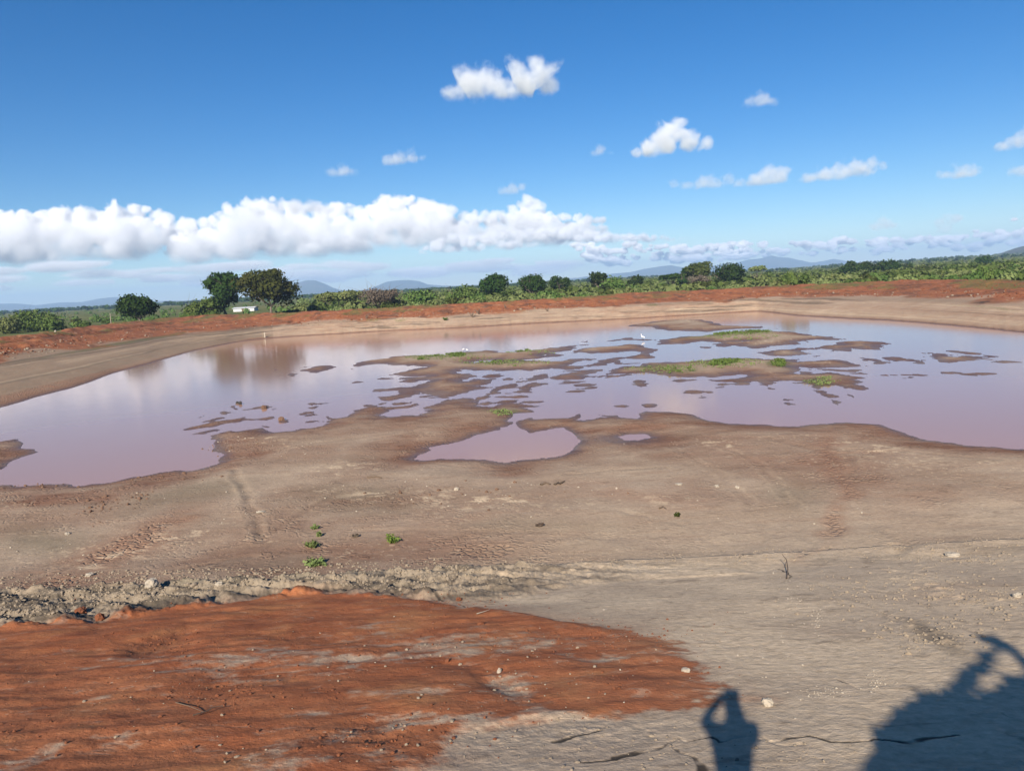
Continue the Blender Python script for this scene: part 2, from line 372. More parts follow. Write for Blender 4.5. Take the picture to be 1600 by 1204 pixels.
ISLANDS = [
 [(-80, 690), (0, 690), (20, 687), (38, 693), (35, 700), (55, 707), (25, 715), (10, 728), (-80, 738)],
 R1((450, 480), (520, 470), (590, 480), (520, 490)), R1((620, 785), (720, 780), (810, 790), (700, 795)), R1((60, 545), (150, 538), (100, 533)), R1((100, 365), (240, 355), (180, 368)),
 R2((420, 620), (480, 590), (580, 580), (700, 575), (600, 595), (650, 610), (580, 628), (450, 630)), R2((660, 665), (740, 640), (830, 640), (780, 665)), R2((850, 685), (920, 672), (880, 690)),
 R2((890, 640), (1000, 635), (1050, 600), (1150, 585), (1300, 580), (1300, 610), (1200, 640), (1100, 670), (960, 680), (980, 660)),
 R3((20, 710), (130, 665), (380, 625), (740, 620), (560, 640), (550, 660), (370, 690), (540, 705), (350, 725), (180, 735), (60, 740)),
 R3((0, 630), (400, 612), (740, 617), (400, 627), (0, 642)),
 R2((600, 880), (680, 868), (920, 855), (900, 880), (700, 885)), R2((620, 940), (680, 920), (800, 925), (830, 940), (700, 948)), R2((460, 940), (490, 928), (525, 940), (490, 950)), R2((960, 938), (1180, 920), (1180, 930)), R2((1280, 818), (1350, 816), (1310, 824)),
 R3((690, 258), (760, 240), (860, 235), (960, 218), (1040, 238), (1340, 245), (1340, 252), (1050, 245), (860, 248), (740, 262)),
 R3((255, 405), (340, 365), (480, 345), (720, 325), (900, 315), (990, 298), (1100, 305), (1160, 322), (1210, 345), (1310, 355), (1310, 400), (1260, 430), (1290, 455), (1180, 470), (1040, 475), (940, 465), (1060, 435), (1110, 405), (1060, 385), (960, 375), (760, 400), (600, 405), (500, 420), (420, 415), (500, 400), (330, 400)),
 R3((170, 318), (350, 312), (520, 290), (480, 312), (350, 320)), R3((-140, 400), (80, 340), (260, 320), (350, 325), (340, 345), (260, 365), (120, 370), (60, 385)), R3((415, 270), (490, 253), (450, 272)), R3((350, 268), (385, 262), (370, 270)),
 R3((540, 500), (700, 485), (850, 455), (905, 465), (880, 495), (840, 520), (720, 530), (620, 545), (670, 555), (500, 570), (420, 577), (560, 553), (570, 530)), R3((440, 492), (560, 496), (560, 506), (450, 502)), R3((840, 540), (870, 525), (900, 545)), R3((920, 543), (970, 534), (1020, 543), (960, 550)), R3((660, 418), (690, 412), (700, 422)), R3((780, 436), (840, 430), (800, 440)), R3((800, 412), (850, 404), (820, 416)),
 R4((20, 600), (40, 620), (260, 600), (580, 570), (700, 552), (890, 550), (1210, 545), (1240, 565), (1320, 555), (1400, 545), (1540, 575))
 + R5((270, 485), (340, 480), (400, 510), (560, 515), (700, 500), (860, 490), (960, 505), (1060, 535), (1150, 545), (1170, 570), (1000, 575), (740, 585), (620, 590), (540, 595), (430, 580), (330, 570), (330, 610), (350, 660), (420, 665), (430, 640), (500, 650), (580, 670), (720, 665), (900, 665), (1100, 690), (1300, 715), (1400, 725), (1300, 727), (1140, 745), (1170, 760), (1100, 790), (1180, 830), (1260, 900), (1180, 875), (1080, 850), (950, 840), (850, 805), (760, 825), (640, 860), (540, 820), (440, 790), (300, 785), (150, 797), (300, 780), (440, 776), (450, 755), (300, 750), (140, 755))
 + R4((1280, 838), (1400, 880), (1280, 895), (1200, 870), (1140, 840), (1030, 850), (1020, 880), (900, 880), (880, 850), (840, 832), (570, 825), (840, 813), (980, 815), (1020, 775), (980, 740), (880, 740), (720, 765), (580, 785), (420, 770), (280, 790), (80, 775), (0, 755))
 + R3((1390, 678), (1200, 640), (1100, 655), (960, 665), (740, 665), (790, 620), (860, 580), (1130, 575), (1180, 535), (1470, 525), (1500, 540)),
 R3((660, 705), (760, 690), (1000, 677), (1110, 680), (900, 695), (700, 713)), R3((565, 698), (640, 694), (600, 706)),
 R3((1000, 770), (1080, 740), (1130, 760), (1200, 785), (1160, 835), (1090, 840), (1040, 815)),
 R3((150, 900), (220, 880), (330, 855), (240, 858), (350, 850), (480, 822), (580, 830), (500, 870), (400, 905), (250, 903)), R3((340, 802), (480, 794), (600, 797), (450, 806)), R3((60, 790), (160, 770), (180, 750), (210, 765), (380, 755), (300, 775), (160, 795)), R3((725, 780), (760, 772), (805, 778), (765, 786)), R3((710, 835), (750, 826), (785, 833), (750, 841)), R3((-20, 898), (70, 897), (30, 905)), R3((860, 1065), (890, 1058), (910, 1066)), R3((1195, 1035), (1215, 1030), (1235, 1040), (1250, 1078), (1220, 1070)),
 R4((-100, 325), (0, 320), (250, 280), (380, 275), (580, 262), (620, 240), (800, 225), (1000, 215), (1240, 210), (1400, 215))
 + R5((300, 140), (440, 165), (560, 190), (700, 200), (900, 225), (1000, 238), (880, 245), (740, 248), (600, 240), (590, 260), (540, 245), (400, 265), (380, 285), (200, 310), (0, 320))
 + R4((1240, 430), (1100, 435), (1000, 415), (900, 400), (800, 385), (760, 410), (660, 405), (610, 370), (700, 350), (560, 345), (500, 335), (380, 340), (300, 355), (360, 372), (250, 370), (100, 375), (-60, 380)),
 R5((560, 335), (700, 320), (850, 315), (940, 310), (840, 288), (960, 265), (1180, 260), (1400, 275), (1490, 292), (1380, 300), (1320, 305), (1400, 345), (1430, 370), (1300, 360), (1170, 365), (1080, 345), (980, 345), (1050, 370), (1000, 390), (940, 378), (700, 350), (620, 340)),
 R5((780, 378), (900, 371), (860, 386)), R5((860, 398), (950, 394), (900, 404)), R5((450, 268), (540, 263), (500, 272)), R5((585, 450), (630, 452), (600, 456)), R5((330, 90), (450, 80), (400, 88)), R5((0, 100), (150, 97), (60, 108)),
 R5((-120, 390), (180, 365), (300, 365), (320, 335), (480, 345), (630, 360), (480, 358), (400, 370), (500, 415), (380, 430), (200, 440), (60, 450), (-40, 435)),
 R5((1170, 465), (1280, 480), (1400, 490), (1450, 515), (1540, 530), (1420, 545), (1340, 535), (1250, 505)), R5((1390, 465), (1540, 455), (1650, 460), (1780, 475), (1900, 500), (2000, 505), (1900, 515), (1600, 515), (1450, 485)),
 R6((410, 445), (540, 425), (640, 425), (720, 437), (880, 432), (1000, 450), (1080, 465), (1060, 485), (1210, 490), (1080, 500), (860, 515), (840, 530), (700, 540), (600, 530), (430, 485)), R6((670, 380), (760, 385), (960, 405), (1100, 430), (1250, 452), (1180, 455), (1040, 432), (850, 407)), R6((300, 449), (410, 441), (420, 456)), R6((200, 530), (340, 522), (450, 542), (330, 552), (240, 547)), R6((1250, 518), (1420, 508), (1590, 520), (1420, 534)), R6((-20, 685), (300, 675), (310, 683), (0, 692)), R6((890, 680), (1080, 665), (1210, 668), (1040, 685), (1000, 700)), R6((695, 657), (745, 665), (710, 668)), R6((840, 735), (900, 745), (860, 746)), R6((380, 410), (500, 408), (440, 415)), R6((120, 725), (230, 722), (180, 730)), R6((1020, 790), (1050, 785), (1040, 795)),
 R5((1380, 680), (1420, 665), (1620, 685), (1500, 697)), R5((640, 880), (720, 885), (820, 930), (940, 945), (850, 960), (850, 990), (940, 1005), (860, 1050), (790, 1035), (740, 980)), R5((1000, 935), (1060, 925), (1150, 1000), (1080, 985)), R5((180, 965), (250, 975), (390, 978), (240, 995)), R5((220, 1040), (260, 1028), (300, 1042), (260, 1055)),
 R5((600, 612), (850, 603), (1050, 599), (1200, 611), (1000, 630), (750, 622)), R5((990, 662), (1130, 645), (1350, 665), (1150, 673)), R5((740, 580), (1000, 572), (1170, 568), (1000, 580)),
 R4((235, 955), (300, 965), (460, 975), (400, 988), (280, 992)), R4((360, 1020), (420, 1016), (480, 1022), (420, 1030)), R4((380, 1044), (440, 1040), (490, 1045), (430, 1050)), R4((640, 870), (760, 855), (830, 865), (700, 878)), R4((570, 922), (680, 911), (770, 915), (650, 926)), R4((120, 815), (200, 806), (270, 818), (180, 829)), R4((420, 410), (600, 412), (480, 423)), R4((1260, 925), (1370, 935), (1300, 939)), R4((860, 500), (910, 498), (880, 505)), R4((510, 978), (560, 974), (610, 984), (560, 986)), R4((1460, 1050), (1530, 1060), (1500, 1066)),
 R4((-510, 158), (-350, 130), (-150, 100), (0, 80), (250, 72), (450, 70), (600, 110), (720, 140), (900, 150), (1200, 155), (1310, 172), (1160, 182), (860, 188), (700, 198), (540, 227), (360, 212), (180, 212), (0, 205), (-200, 160)), R4((1330, 182), (1440, 178), (1400, 188)), R4((-160, 160), (-60, 156), (-100, 166)),
 R7((0, 650), (80, 605), (240, 575), (280, 555), (150, 565), (380, 520), (400, 525), (280, 560), (440, 545), (580, 525), (680, 540), (840, 515), (830, 530), (760, 555), (600, 550), (400, 585), (280, 610), (150, 625)), R7((80, 690), (220, 650), (360, 630), (330, 645), (200, 675)), R7((310, 505), (400, 455), (480, 480), (430, 497)), R7((400, 432), (510, 410), (560, 415), (590, 430), (540, 450), (470, 440)), R7((590, 455), (690, 445), (620, 460)), R7((735, 430), (770, 415), (800, 435), (760, 452)), R7((800, 455), (860, 445), (820, 460)), R7((180, 515), (230, 495), (290, 500)), R7((680, 600), (740, 600), (810, 617), (760, 622)), R7((880, 560), (910, 540), (980, 570), (920, 577)), R7((1000, 530), (1100, 535), (1050, 545)), R7((1060, 500), (1110, 480), (1170, 485)), R7((1110, 512), (1200, 490), (1260, 500)), R7((1120, 447), (1220, 433), (1180, 446)), R7((1080, 570), (1180, 552), (1270, 555), (1150, 572)), R7((300, 460), (340, 435), (312, 462)), R7((90, 515), (150, 495), (130, 512)), R7((640, 400), (680, 398), (660, 404)), R7((860, 480), (930, 478), (890, 486)), R7((930, 495), (975, 492), (950, 500)), R7((1190, 405), (1250, 405), (1220, 411)),
 R7((950, 145), (980, 130), (1060, 135), (1000, 153)), R7((1090, 105), (1200, 75), (1310, 50), (1390, 75), (1340, 100), (1200, 127), (1100, 130), (1170, 115)), R7((820, 98), (880, 95), (870, 103)), R7((1020, 78), (1150, 70), (1080, 80)),
]
HOLES = [R8((1290, 325), (1380, 308), (1490, 312), (1535, 328), (1440, 348), (1330, 345)), R2((660, 800), (720, 780), (860, 780), (870, 795), (780, 818), (690, 818)), R2((330, 440), (400, 415), (560, 410), (620, 412), (560, 430), (420, 441)), R2((1150, 362), (1200, 338), (1265, 338), (1240, 362), (1160, 370)), R6((640, 448), (760, 442), (900, 438), (780, 458)),
 R4((840, 340), (1000, 328), (1020, 340), (880, 348)), R5((0, 470), (60, 462), (80, 475), (20, 482)), R1((840, 462), (1030, 458), (900, 468))]

def poly_sd(poly, X, Y, pad):
    """signed distance (inside positive) of points to an outline, -pad where far outside its box"""
    P = np.array(poly, np.float32); out = np.full(X.shape, -pad, np.float32)
    sel = (X > P[:, 0].min() - pad) & (X < P[:, 0].max() + pad) & (Y > P[:, 1].min() - pad) & (Y < P[:, 1].max() + pad)
    xs, ys = X[sel].astype(np.float32), Y[sel].astype(np.float32)
    if not len(xs): return out
    d2 = np.full(xs.shape, 1e9, np.float32); ins = np.zeros(xs.shape, bool)
    Q = np.roll(P, -1, axis=0)
    for (ax, ay), (bx, by) in zip(P, Q):
        ex, ey = bx - ax, by - ay; L = ex * ex + ey * ey + 1e-9
        wx = xs - ax; wy = ys - ay
        t = np.clip((wx * ex + wy * ey) / L, 0, 1)
        dx = wx - t * ex; dy = wy - t * ey
        np.minimum(d2, dx * dx + dy * dy, out=d2)
        if ay != by:
            c = (ys >= min(ay, by)) & (ys < max(ay, by))
            c &= (xs < ax + (ys - ay) * (ex / ey))
            ins ^= c
    d = np.sqrt(d2); out[sel] = np.where(ins, d, -d)
    return np.maximum(out, -pad)

def world_outline(pts, z=0.03):
    return [tuple(at_z(x, y, z)[:2]) for x, y in pts]

# ---- near rows, evenly spaced as seen from the bank
NR = 640
yy = np.concatenate([np.linspace(4.6, 40, 1500), np.linspace(40.2, 260, 1500)])
SS = (HC - near_z(yy)) / yy
SS = np.minimum.accumulate(SS)
inner = np.array([0.02, 0.4, 0.8, 1.2, 1.6, 2.0, 2.5, 3.0, 3.5, 4.0, 4.4])
cosd = np.cos(th)
yW = np.where(np.abs(th) < math.radians(75), rW * np.maximum(cosd, 0.2), 0)
Rn = np.empty((NR, NTH))
tt = np.linspace(0, 1, NR)
for j in range(NTH):
    if abs(th[j]) < math.radians(70) and yW[j] > 8:
        s1 = np.interp(yW[j], yy, SS)
        Rn[:, j] = np.interp(-(SS[0] + (s1 - SS[0]) * tt), -SS, yy) / cosd[j]
    else:
        Rn[:, j] = np.interp(tt, [0, 1], [4.6, max(rW[j], 30)])
Rn[-1, :] = rW
Ri = np.repeat(inner[:, None], NTH, 1) * (Rn[0] / 4.6)
Rb = np.concatenate([rW[None] + (rG - rW)[None] * np.linspace(0, 1, 38)[1:, None], rG[None] + (rR - rG)[None] * np.linspace(0, 1, 42)[1:, None], rR[None] + np.linspace(0, 15, 22)[1:, None]])
Rp0 = rR + 15
Rp = Rp0[None] * (10000 / Rp0[None]) ** (np.linspace(0, 1, 72)[:, None] ** 1.15)

def to_xy(R): return R * np.sin(th)[None], R * np.cos(th)[None]

# ---- heights and soil masks of the near sheet
Rnear = np.concatenate([Ri, Rn]); X, Y = to_xy(Rnear)
front = np.abs(th)[None] < math.radians(100)
far = (Y > 17) & (np.abs(th)[None] < math.radians(80))
sd = np.full(X.shape, 12.0)
jx = 0.35 * fbm(X * 0.9, Y * 0.35, 4, 1); jy = 1.0 * fbm(X * 0.5, Y * 0.35, 4, 2)
xs, ys = (X + jx)[far], (Y + jy)[far]
s = poly_sd(world_outline(MAIN[:-2]) + [(60, 5), (-60, 5)], xs, ys, 60)
for isl in ISLANDS:
    s = np.maximum(s, poly_sd(world_outline(isl), xs, ys, 3.0))
for ho in HOLES:
    s = np.minimum(s, -poly_sd(world_outline(ho), xs, ys, 3.0).astype(np.float32) if True else s)
s = s + (1.25 * fbm(xs * 0.26, ys * 0.55, 6, 8, .66) * sstep(34, 52, ys) * sstep(4.0, 0.5, np.abs(s))).astype(np.float32)
s = s + (0.22 * fbm(xs * 1.4, ys * 0.8, 4, 6) * np.clip(ys / 40, .5, 1.5)).astype(np.float32) * sstep(6, 0, np.abs(s))
sd[far] = np.minimum(s, 30)
nz = near_z(Y)
relief = 0.05 * fbm(X * 0.35, Y * 0.18, 4, 3) * np.clip(sd / 3, 0, 1) + 0.016 * fbm(X * 1.3, Y * 0.5, 4, 4)
flat = 0.010 + 0.058 * np.maximum(sd, 0) + 0.03 * sstep(0.1, 1.2, sd) + relief * np.clip(sd / 0.6, 0, 1)
k = 0.25
hmix = np.clip(0.5 + 0.5 * (nz - flat) / k, 0, 1)
H_land = nz * (1 - hmix) + flat * hmix - k * hmix * (1 - hmix)
H_land = np.where(Y > 17, H_land, np.where(Y < 12, nz, H_land))
blend = sstep(12, 22, Y)
H_in = np.where(sd > 0, np.where(Y > 22, np.maximum(H_land, 0.006), nz * (1 - blend) + np.maximum(H_land, 0.006) * blend), np.maximum(0.05 * sd - 0.004, -0.35))
out_of_pan = (~front) | (Rnear > rW[None] + 0.01)
H = np.where(out_of_pan, near_z(Y), H_in)
H = np.where(Y < 12, near_z(Y), H)
H[-1, :] = np.where(np.abs(th) < math.radians(70), 0.0, np.maximum(H[-1, :], 0.0))

# detail masks, all in ground metres
def outline_mask(px, pad=3.0, jig=0.0, seed=9):
    P = [ground_xy(x, y) for x, y in px]
    xx, yy_ = X, Y
    if jig: xx = X + jig * fbm(X * 1.6, Y * 1.6, 4, seed); yy_ = Y + jig * fbm(X * 1.6, Y * 1.6, 4, seed + 31)
    return poly_sd(P, xx, yy_, pad)

WARP_X = 0.55 * fbm(X * 0.8, Y * 0.8, 4, 33); WARP_Y = 0.55 * fbm(X * 0.8, Y * 0.8, 4, 34)
def blob(px, py, ax, ay, rot=0):
    """soft spot; its half axes are read as pixels at that place"""
    c = np.array(ground_xy(px, py)); ca, sa = math.cos(math.radians(rot)), math.sin(math.radians(rot))
    e1 = np.array(ground_xy(px + ax * ca, py - ax * sa)) - c
    e2 = np.array(ground_xy(px + ay * sa, py + ay * ca)) - c
    Mx = np.linalg.inv(np.stack([e1, e2], 1))
    wx = X - c[0] + WARP_X; wy = Y - c[1] + WARP_Y
    u = Mx[0, 0] * wx + Mx[0, 1] * wy; v = Mx[1, 0] * wx + Mx[1, 1] * wy
    return np.exp(-1.6 * (u * u + v * v) ** 1.5)

RED = [(-150, 1000), (-60, 988), (0, 980), (60, 975), (130, 963), (152, 972), (165, 963), (200, 952), (270, 940), (330, 937), (400, 925), (450, 916), (480, 914), (520, 918), (580, 920), (630, 927), (690, 938), (715, 943), (722, 950), (745, 945), (800, 955), (850, 965), (900, 972), (960, 980), (1010, 992), (1060, 1008), (1090, 1020), (1110, 1045), (1128, 1066), (1136, 1080), (1128, 1094), (1095, 1105), (1060, 1112), (1000, 1118), (900, 1128), (800, 1140), (720, 1150), (690, 1180), (640, 1240), (-150, 1300)]
red_sd = outline_mask(RED, 4.0, 0.28, 9)
mott = fbm(X * 0.9, Y * 2.0, 6, 41, .62) + 0.7 * fbm(X * 4, Y * 5, 5, 42, .65)
lowpatch = blob(300, 1060, 240, 40, 4) * 0.45 + blob(800, 1010, 250, 26, -3) * .55 + blob(600, 1020, 180, 20, 0) * .5 + blob(790, 1075, 120, 30, -25) * .7 + blob(520, 1180, 260, 40) * .6 + blob(130, 1160, 200, 35, 5) * .4 + blob(880, 1145, 240, 28) * .9 + blob(560, 1035, 130, 16) * .5
red_e = red_sd + (0.25 + .3 * sstep(0, 3, X)) * fbm(X * 3.5, Y * 4.5, 5, 43, .7)
red = (0.75 * sstep(-0.08, 0.16, red_e) + 0.25 * sstep(-0.7, 0.25, red_e)) * (1 - 0.9 * sstep(0.22, 0.75, lowpatch * 0.72 + mott * 0.85))
red = np.clip(red, 0, 1) * (Y < 30)
red += 0.45 * blob(1165, 1083, 45, 9) * (1 - red)
BAND = [(-150, 918), (0, 900), (130, 890), (250, 885), (400, 888), (520, 880), (700, 868), (900, 862), (1100, 860), (1250, 855), (1400, 848), (1600, 832), (1750, 815), (1750, 835), (1600, 852), (1400, 866), (1250, 876), (1100, 884), (900, 905), (760, 938), (640, 932), (518, 920), (400, 928), (170, 965), (0, 985), (-150, 1005)]
band_sd = outline_mask(BAND, 4.0, 0.25, 19)
band = sstep(-0.2, 0.45, band_sd)
leftness = sstep(5.0, -3.0, X)
# bulldozer furrows running obliquely through the band, clods between them
q = X * 0.55 + Y * 1.0
rid = 1 - np.abs(2 * ((q * 1.15 + 0.8 * fbm(X * 0.6, Y * 0.6, 3, 51)) % 1) - 1)
clods = np.abs(fbm(X * 2.6, Y * 2.6, 5, 52, 0.6))
furrow = band * (0.012 + 0.090 * leftness) * (rid * (0.3 + 0.9 * leftness) + 2.1 * clods - 0.5)
H = H + furrow + 0.05 * band * leftness
# red soil spread over the slope as a thin layer with a broken lip
lip = sstep(-0.04, 0.22 + .5 * sstep(0, 3, X), red_sd) * (Y < 30) * (1 - .6 * sstep(0, 3, X)) * (0.05 + 0.06 * fbm(X * 1.1, Y * 1.1, 3, 61))
track = 0.0045 * (np.sin((Y * 6.3 + 0.9 * fbm(X * 0.12, Y * 0.4, 3, 62) * 6 + 0.10 * X)) + 0.8 * np.sin(Y * 15.1 + 4 * fbm(X * 0.15, Y * 0.5, 3, 63))) * sstep(0.0, 0.5, red_sd) * (Y < 14)
H = H + lip + track * (0.5 + 0.8 * sstep(-0.2, 0.3, fbm(X * 0.4, Y * 0.7, 2, 64)))
torn = blob(255, 1005, 60, 16, 25) + 0.5 * blob(760, 1065, 100, 20, -20) + .6 * blob(460, 1000, 60, 14) + .7 * blob(580, 1150, 90, 18, 8)
rough_zone = np.clip(torn + lowpatch * 0.8 + 0.25, 0, 1.2) * (Y < 16) * (Y > 3)
H = H + rough_zone * 0.018 * (np.abs(fbm(X * 3.3, Y * 3.3, 5, 65, 0.62)) * 2 - 0.35)
H = H - 0.07 * torn
# general lumps of the beige bank and pan floor
H = H + (Y > 3) * (Y < 26) * (0.006 * fbm(X * 2.0, Y * 2.0, 5, 66, 0.6)) * (sd > 1) + (Y > 15) * 0.055 * np.clip((sd - 1) / 4, 0, 1) * fbm(X * 0.5 + Y * 0.15, Y * 0.9, 4, 67)
# the stony strip of clods at the right
rubble = blob(1470, 920, 140, 26, -12) + 0.9 * blob(1440, 990, 90, 24, -28) + 0.6 * blob(1500, 870, 120, 14, 8)
H = H + rubble * 0.05 * np.maximum(fbm(X * 4.2, Y * 4.2, 4, 68, 0.6), 0) * 2
# the cracks in the drying slope
CR = [[(905, 1190), (960, 1183), (1000, 1172), (1040, 1162), (1055, 1150), (1075, 1158), (1105, 1150), (1118, 1158), (1150, 1152), (1180, 1150), (1200, 1155), (1230, 1152), (1260, 1150), (1290, 1158), (1320, 1157), (1370, 1156), (1420, 1160), (1500, 1150)],
      [(1048, 1150), (1055, 1162), (1070, 1175), (1085, 1190), (1100, 1204), (1110, 1225)], [(1195, 1150), (1210, 1160), (1250, 1162)], [(870, 1160), (905, 1150), (940, 1140)],
      [(1222, 905), (1235, 890), (1215, 875)], [(1300, 1060), (1335, 1075)], [(730, 945), (716, 938), (705, 930)], [(700, 905), (725, 893), (745, 885), (775, 878)], [(690, 935), (680, 922), (690, 905)],
      [(610, 905), (640, 915), (660, 905)], [(150, 965), (158, 972), (168, 968)], [(800, 885), (790, 895), (800, 905)], [(1155, 858), (1165, 852)]]
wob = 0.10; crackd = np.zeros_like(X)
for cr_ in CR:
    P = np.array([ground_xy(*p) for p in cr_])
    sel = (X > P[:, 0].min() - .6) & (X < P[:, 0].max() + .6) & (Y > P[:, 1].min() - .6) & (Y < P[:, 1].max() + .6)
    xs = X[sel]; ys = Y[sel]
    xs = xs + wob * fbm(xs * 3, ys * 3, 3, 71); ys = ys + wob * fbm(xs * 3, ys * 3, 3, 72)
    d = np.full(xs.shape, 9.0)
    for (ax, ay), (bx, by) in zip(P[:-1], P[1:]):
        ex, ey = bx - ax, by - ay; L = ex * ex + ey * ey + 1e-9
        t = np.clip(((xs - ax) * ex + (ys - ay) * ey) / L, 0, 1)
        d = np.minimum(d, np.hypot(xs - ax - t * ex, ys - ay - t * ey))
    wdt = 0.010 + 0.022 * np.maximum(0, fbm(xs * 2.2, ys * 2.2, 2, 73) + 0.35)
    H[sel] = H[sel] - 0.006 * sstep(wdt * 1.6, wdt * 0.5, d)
    crackd[sel] = np.maximum(crackd[sel], sstep(wdt * 2.0, wdt * 0.8, d) * sstep(-.25, .1, fbm(xs * 2.6, ys * 2.6, 3, 74)))  # crack shade painted as a dark line; the cut is almost flat

mud = np.clip(sstep(4.8, 0.4, sd + 2.4 * fbm(X * 0.25, Y * 0.2, 4, 81)), 0, 1) * (sd > -1) * (Y > 18)
mud = np.maximum(mud, 0.9 * (blob(640, 700, 110, 26, 8) + blob(980, 692, 110, 22)) * (Y > 18))
mud = np.maximum(mud, (0.95 * blob(60, 772, 150, 15, 2) + 0.85 * blob(250, 752, 120, 13, 10) + 0.7 * blob(400, 700, 80, 24, 10)) * (sd > 0) * (Y > 17))
mud = np.maximum(mud, 0.55 * blob(1130, 715, 160, 16, -8) + 0.5 * blob(460, 715, 120, 22, 10) + .45 * blob(1420, 720, 150, 20))
mud = mud * (1 - 0.28 * sstep(0.9, 2.6, sd) * sstep(45, 55, Y) * sstep(-.25, .25, fbm(X * .3, Y * .3, 4, 83)))
mud = np.clip(mud * (0.75 + 0.7 * (fbm(X * 0.5, Y * 0.9, 4, 82) + 0.25)), 0, 1)
rust = 0.9 * blob(210, 815, 130, 26, 18) + .7 * blob(90, 880, 110, 16, 5) + 1.0 * blob(745, 826, 75, 15) + .6 * blob(580, 832, 110, 16) + .45 * blob(890, 838, 140, 18) + .5 * blob(1000, 755, 160, 14, -5) + .35 * blob(560, 860, 150, 15)
rust += sum(.75 * blob(x, y, 26, 20) for x, y in [(1292, 692), (1310, 715), (1322, 745), (1315, 775), (1298, 800), (1278, 828), (1255, 850)])
rust += .3 * blob(1450, 790, 120, 20) + .4 * blob(1480, 920, 120, 24) + .35 * blob(1330, 1010, 120, 30, -20) + 0.5 * blob(150, 900, 150, 10, 4)
olive = .8 * blob(290, 765, 110, 16, 8) + .9 * blob(560, 765, 130, 20) + .8 * blob(60, 815, 90, 22) + .6 * blob(1240, 745, 60, 30) + .5 * blob(420, 850, 150, 26) + .5 * blob(830, 790, 160, 16) + 0.5 * blob(350, 890, 200, 14, 3)
olive += 0.55 * band * leftness
dark = .55 * blob(1445, 990, 80, 22, -28) + .75 * band * (0.3 + .7 * leftness) * sstep(-0.08, 0.2, fbm(X * 1.1 + Y, Y * 2.2, 5, 91, .65)) + 0.3 * torn  # furrow shade painted as dark patches, beside a patch of dark clods
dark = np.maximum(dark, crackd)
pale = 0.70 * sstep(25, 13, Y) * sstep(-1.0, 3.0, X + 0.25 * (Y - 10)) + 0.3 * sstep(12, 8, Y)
pale = pale + .3 * blob(1150, 930, 190, 40, -8) + .5 * blob(900, 930, 160, 18) + .45 * blob(1180, 1010, 150, 40) + .4 * blob(1100, 880, 200, 12)
line_pts = [(1195, 880), (1225, 900), (1250, 935), (1270, 960), (1300, 985)]
for (ax, ay), (bx, by) in zip(line_pts[:-1], line_pts[1:]):
    for t in np.linspace(0, 1, 4)[:-1]: pale = np.maximum(pale, 1.0 * blob(ax + (bx - ax) * t, ay + (by - ay) * t, 9, 6, -50) * (0.5 + fbm(X * 6, Y * 6, 3, 93)))
pale = np.maximum(pale, .9 * blob(1370, 1065, 14, 9, -60) * (0.6 + fbm(X * 6, Y * 6, 3, 93)))
pale = np.maximum(pale * (0.55 + 0.9 * np.clip(fbm(X * 0.7, Y * 1.2, 4, 94) + 0.35, 0, 1)), 0.35 * band * sstep(0.05, 0.35, clods) * (0.1 + 0.9 * (1 - leftness)))
pale = np.maximum(pale, lowpatch * sstep(0.1, 0.5, mott) * 0.45 * (1 - red))
speck = sstep(0.30, 0.42, fbm(X * 5.5, Y * 7.5, 4, 95)) * (Y > 17) * (sd > 1.5) * 0.4
pale = pale * (1 - 0.92 * np.clip(red, 0, 1))
pale = np.maximum(pale, speck * sstep(-.1, .35, fbm(X * .25, Y * .5, 2, 96)))
wet = np.maximum(sstep(0.9, -0.1, sd), 0.9 * sstep(1.9, 0.3, sd + .5 * fbm(X * .7, Y * .4, 3, 97)) * sstep(30, 60, Y)) * (Y > 15)
wet = np.maximum(wet, 0.75 * blob(975, 686, 70, 13) * (Y > 15))
grass = np.zeros_like(X)
for g in [(1120, 524, 70, 6, 3), (1190, 520, 30, 4, 4), (1130, 566, 60, 7, 3), (1212, 568, 22, 9, 0), (690, 556, 60, 6, 4), (725, 553, 22, 4, 0), (790, 567, 60, 5, 3), (1030, 575, 50, 6, 0), (1285, 597, 24, 9, 0), (820, 548, 30, 4, 3), (1070, 580, 30, 5, 0), (785, 643, 30, 4, 0)]:
    grass = np.maximum(grass, 0.9 * blob(*g) * (sd > 0.1))
FLAKY = fbm(X * 1.6, Y * 3.0, 5, 98, .65)
for g in [(760, 763, 130, 9, 0), (690, 770, 60, 7, 0), (890, 768, 60, 8, 0), (1060, 760, 60, 8, 0), (300, 806, 90, 10, 10), (540, 735, 90, 8, 4), (400, 690, 60, 8, 0), (1380, 700, 130, 10, -6), (180, 840, 120, 12, 12), (620, 760, 110, 10, 0), (1230, 842, 70, 8, 0), (1130, 700, 80, 6, -6)]:
    pale = np.maximum(pale, 0.75 * blob(*g) * sstep(0.06, 0.34, FLAKY))
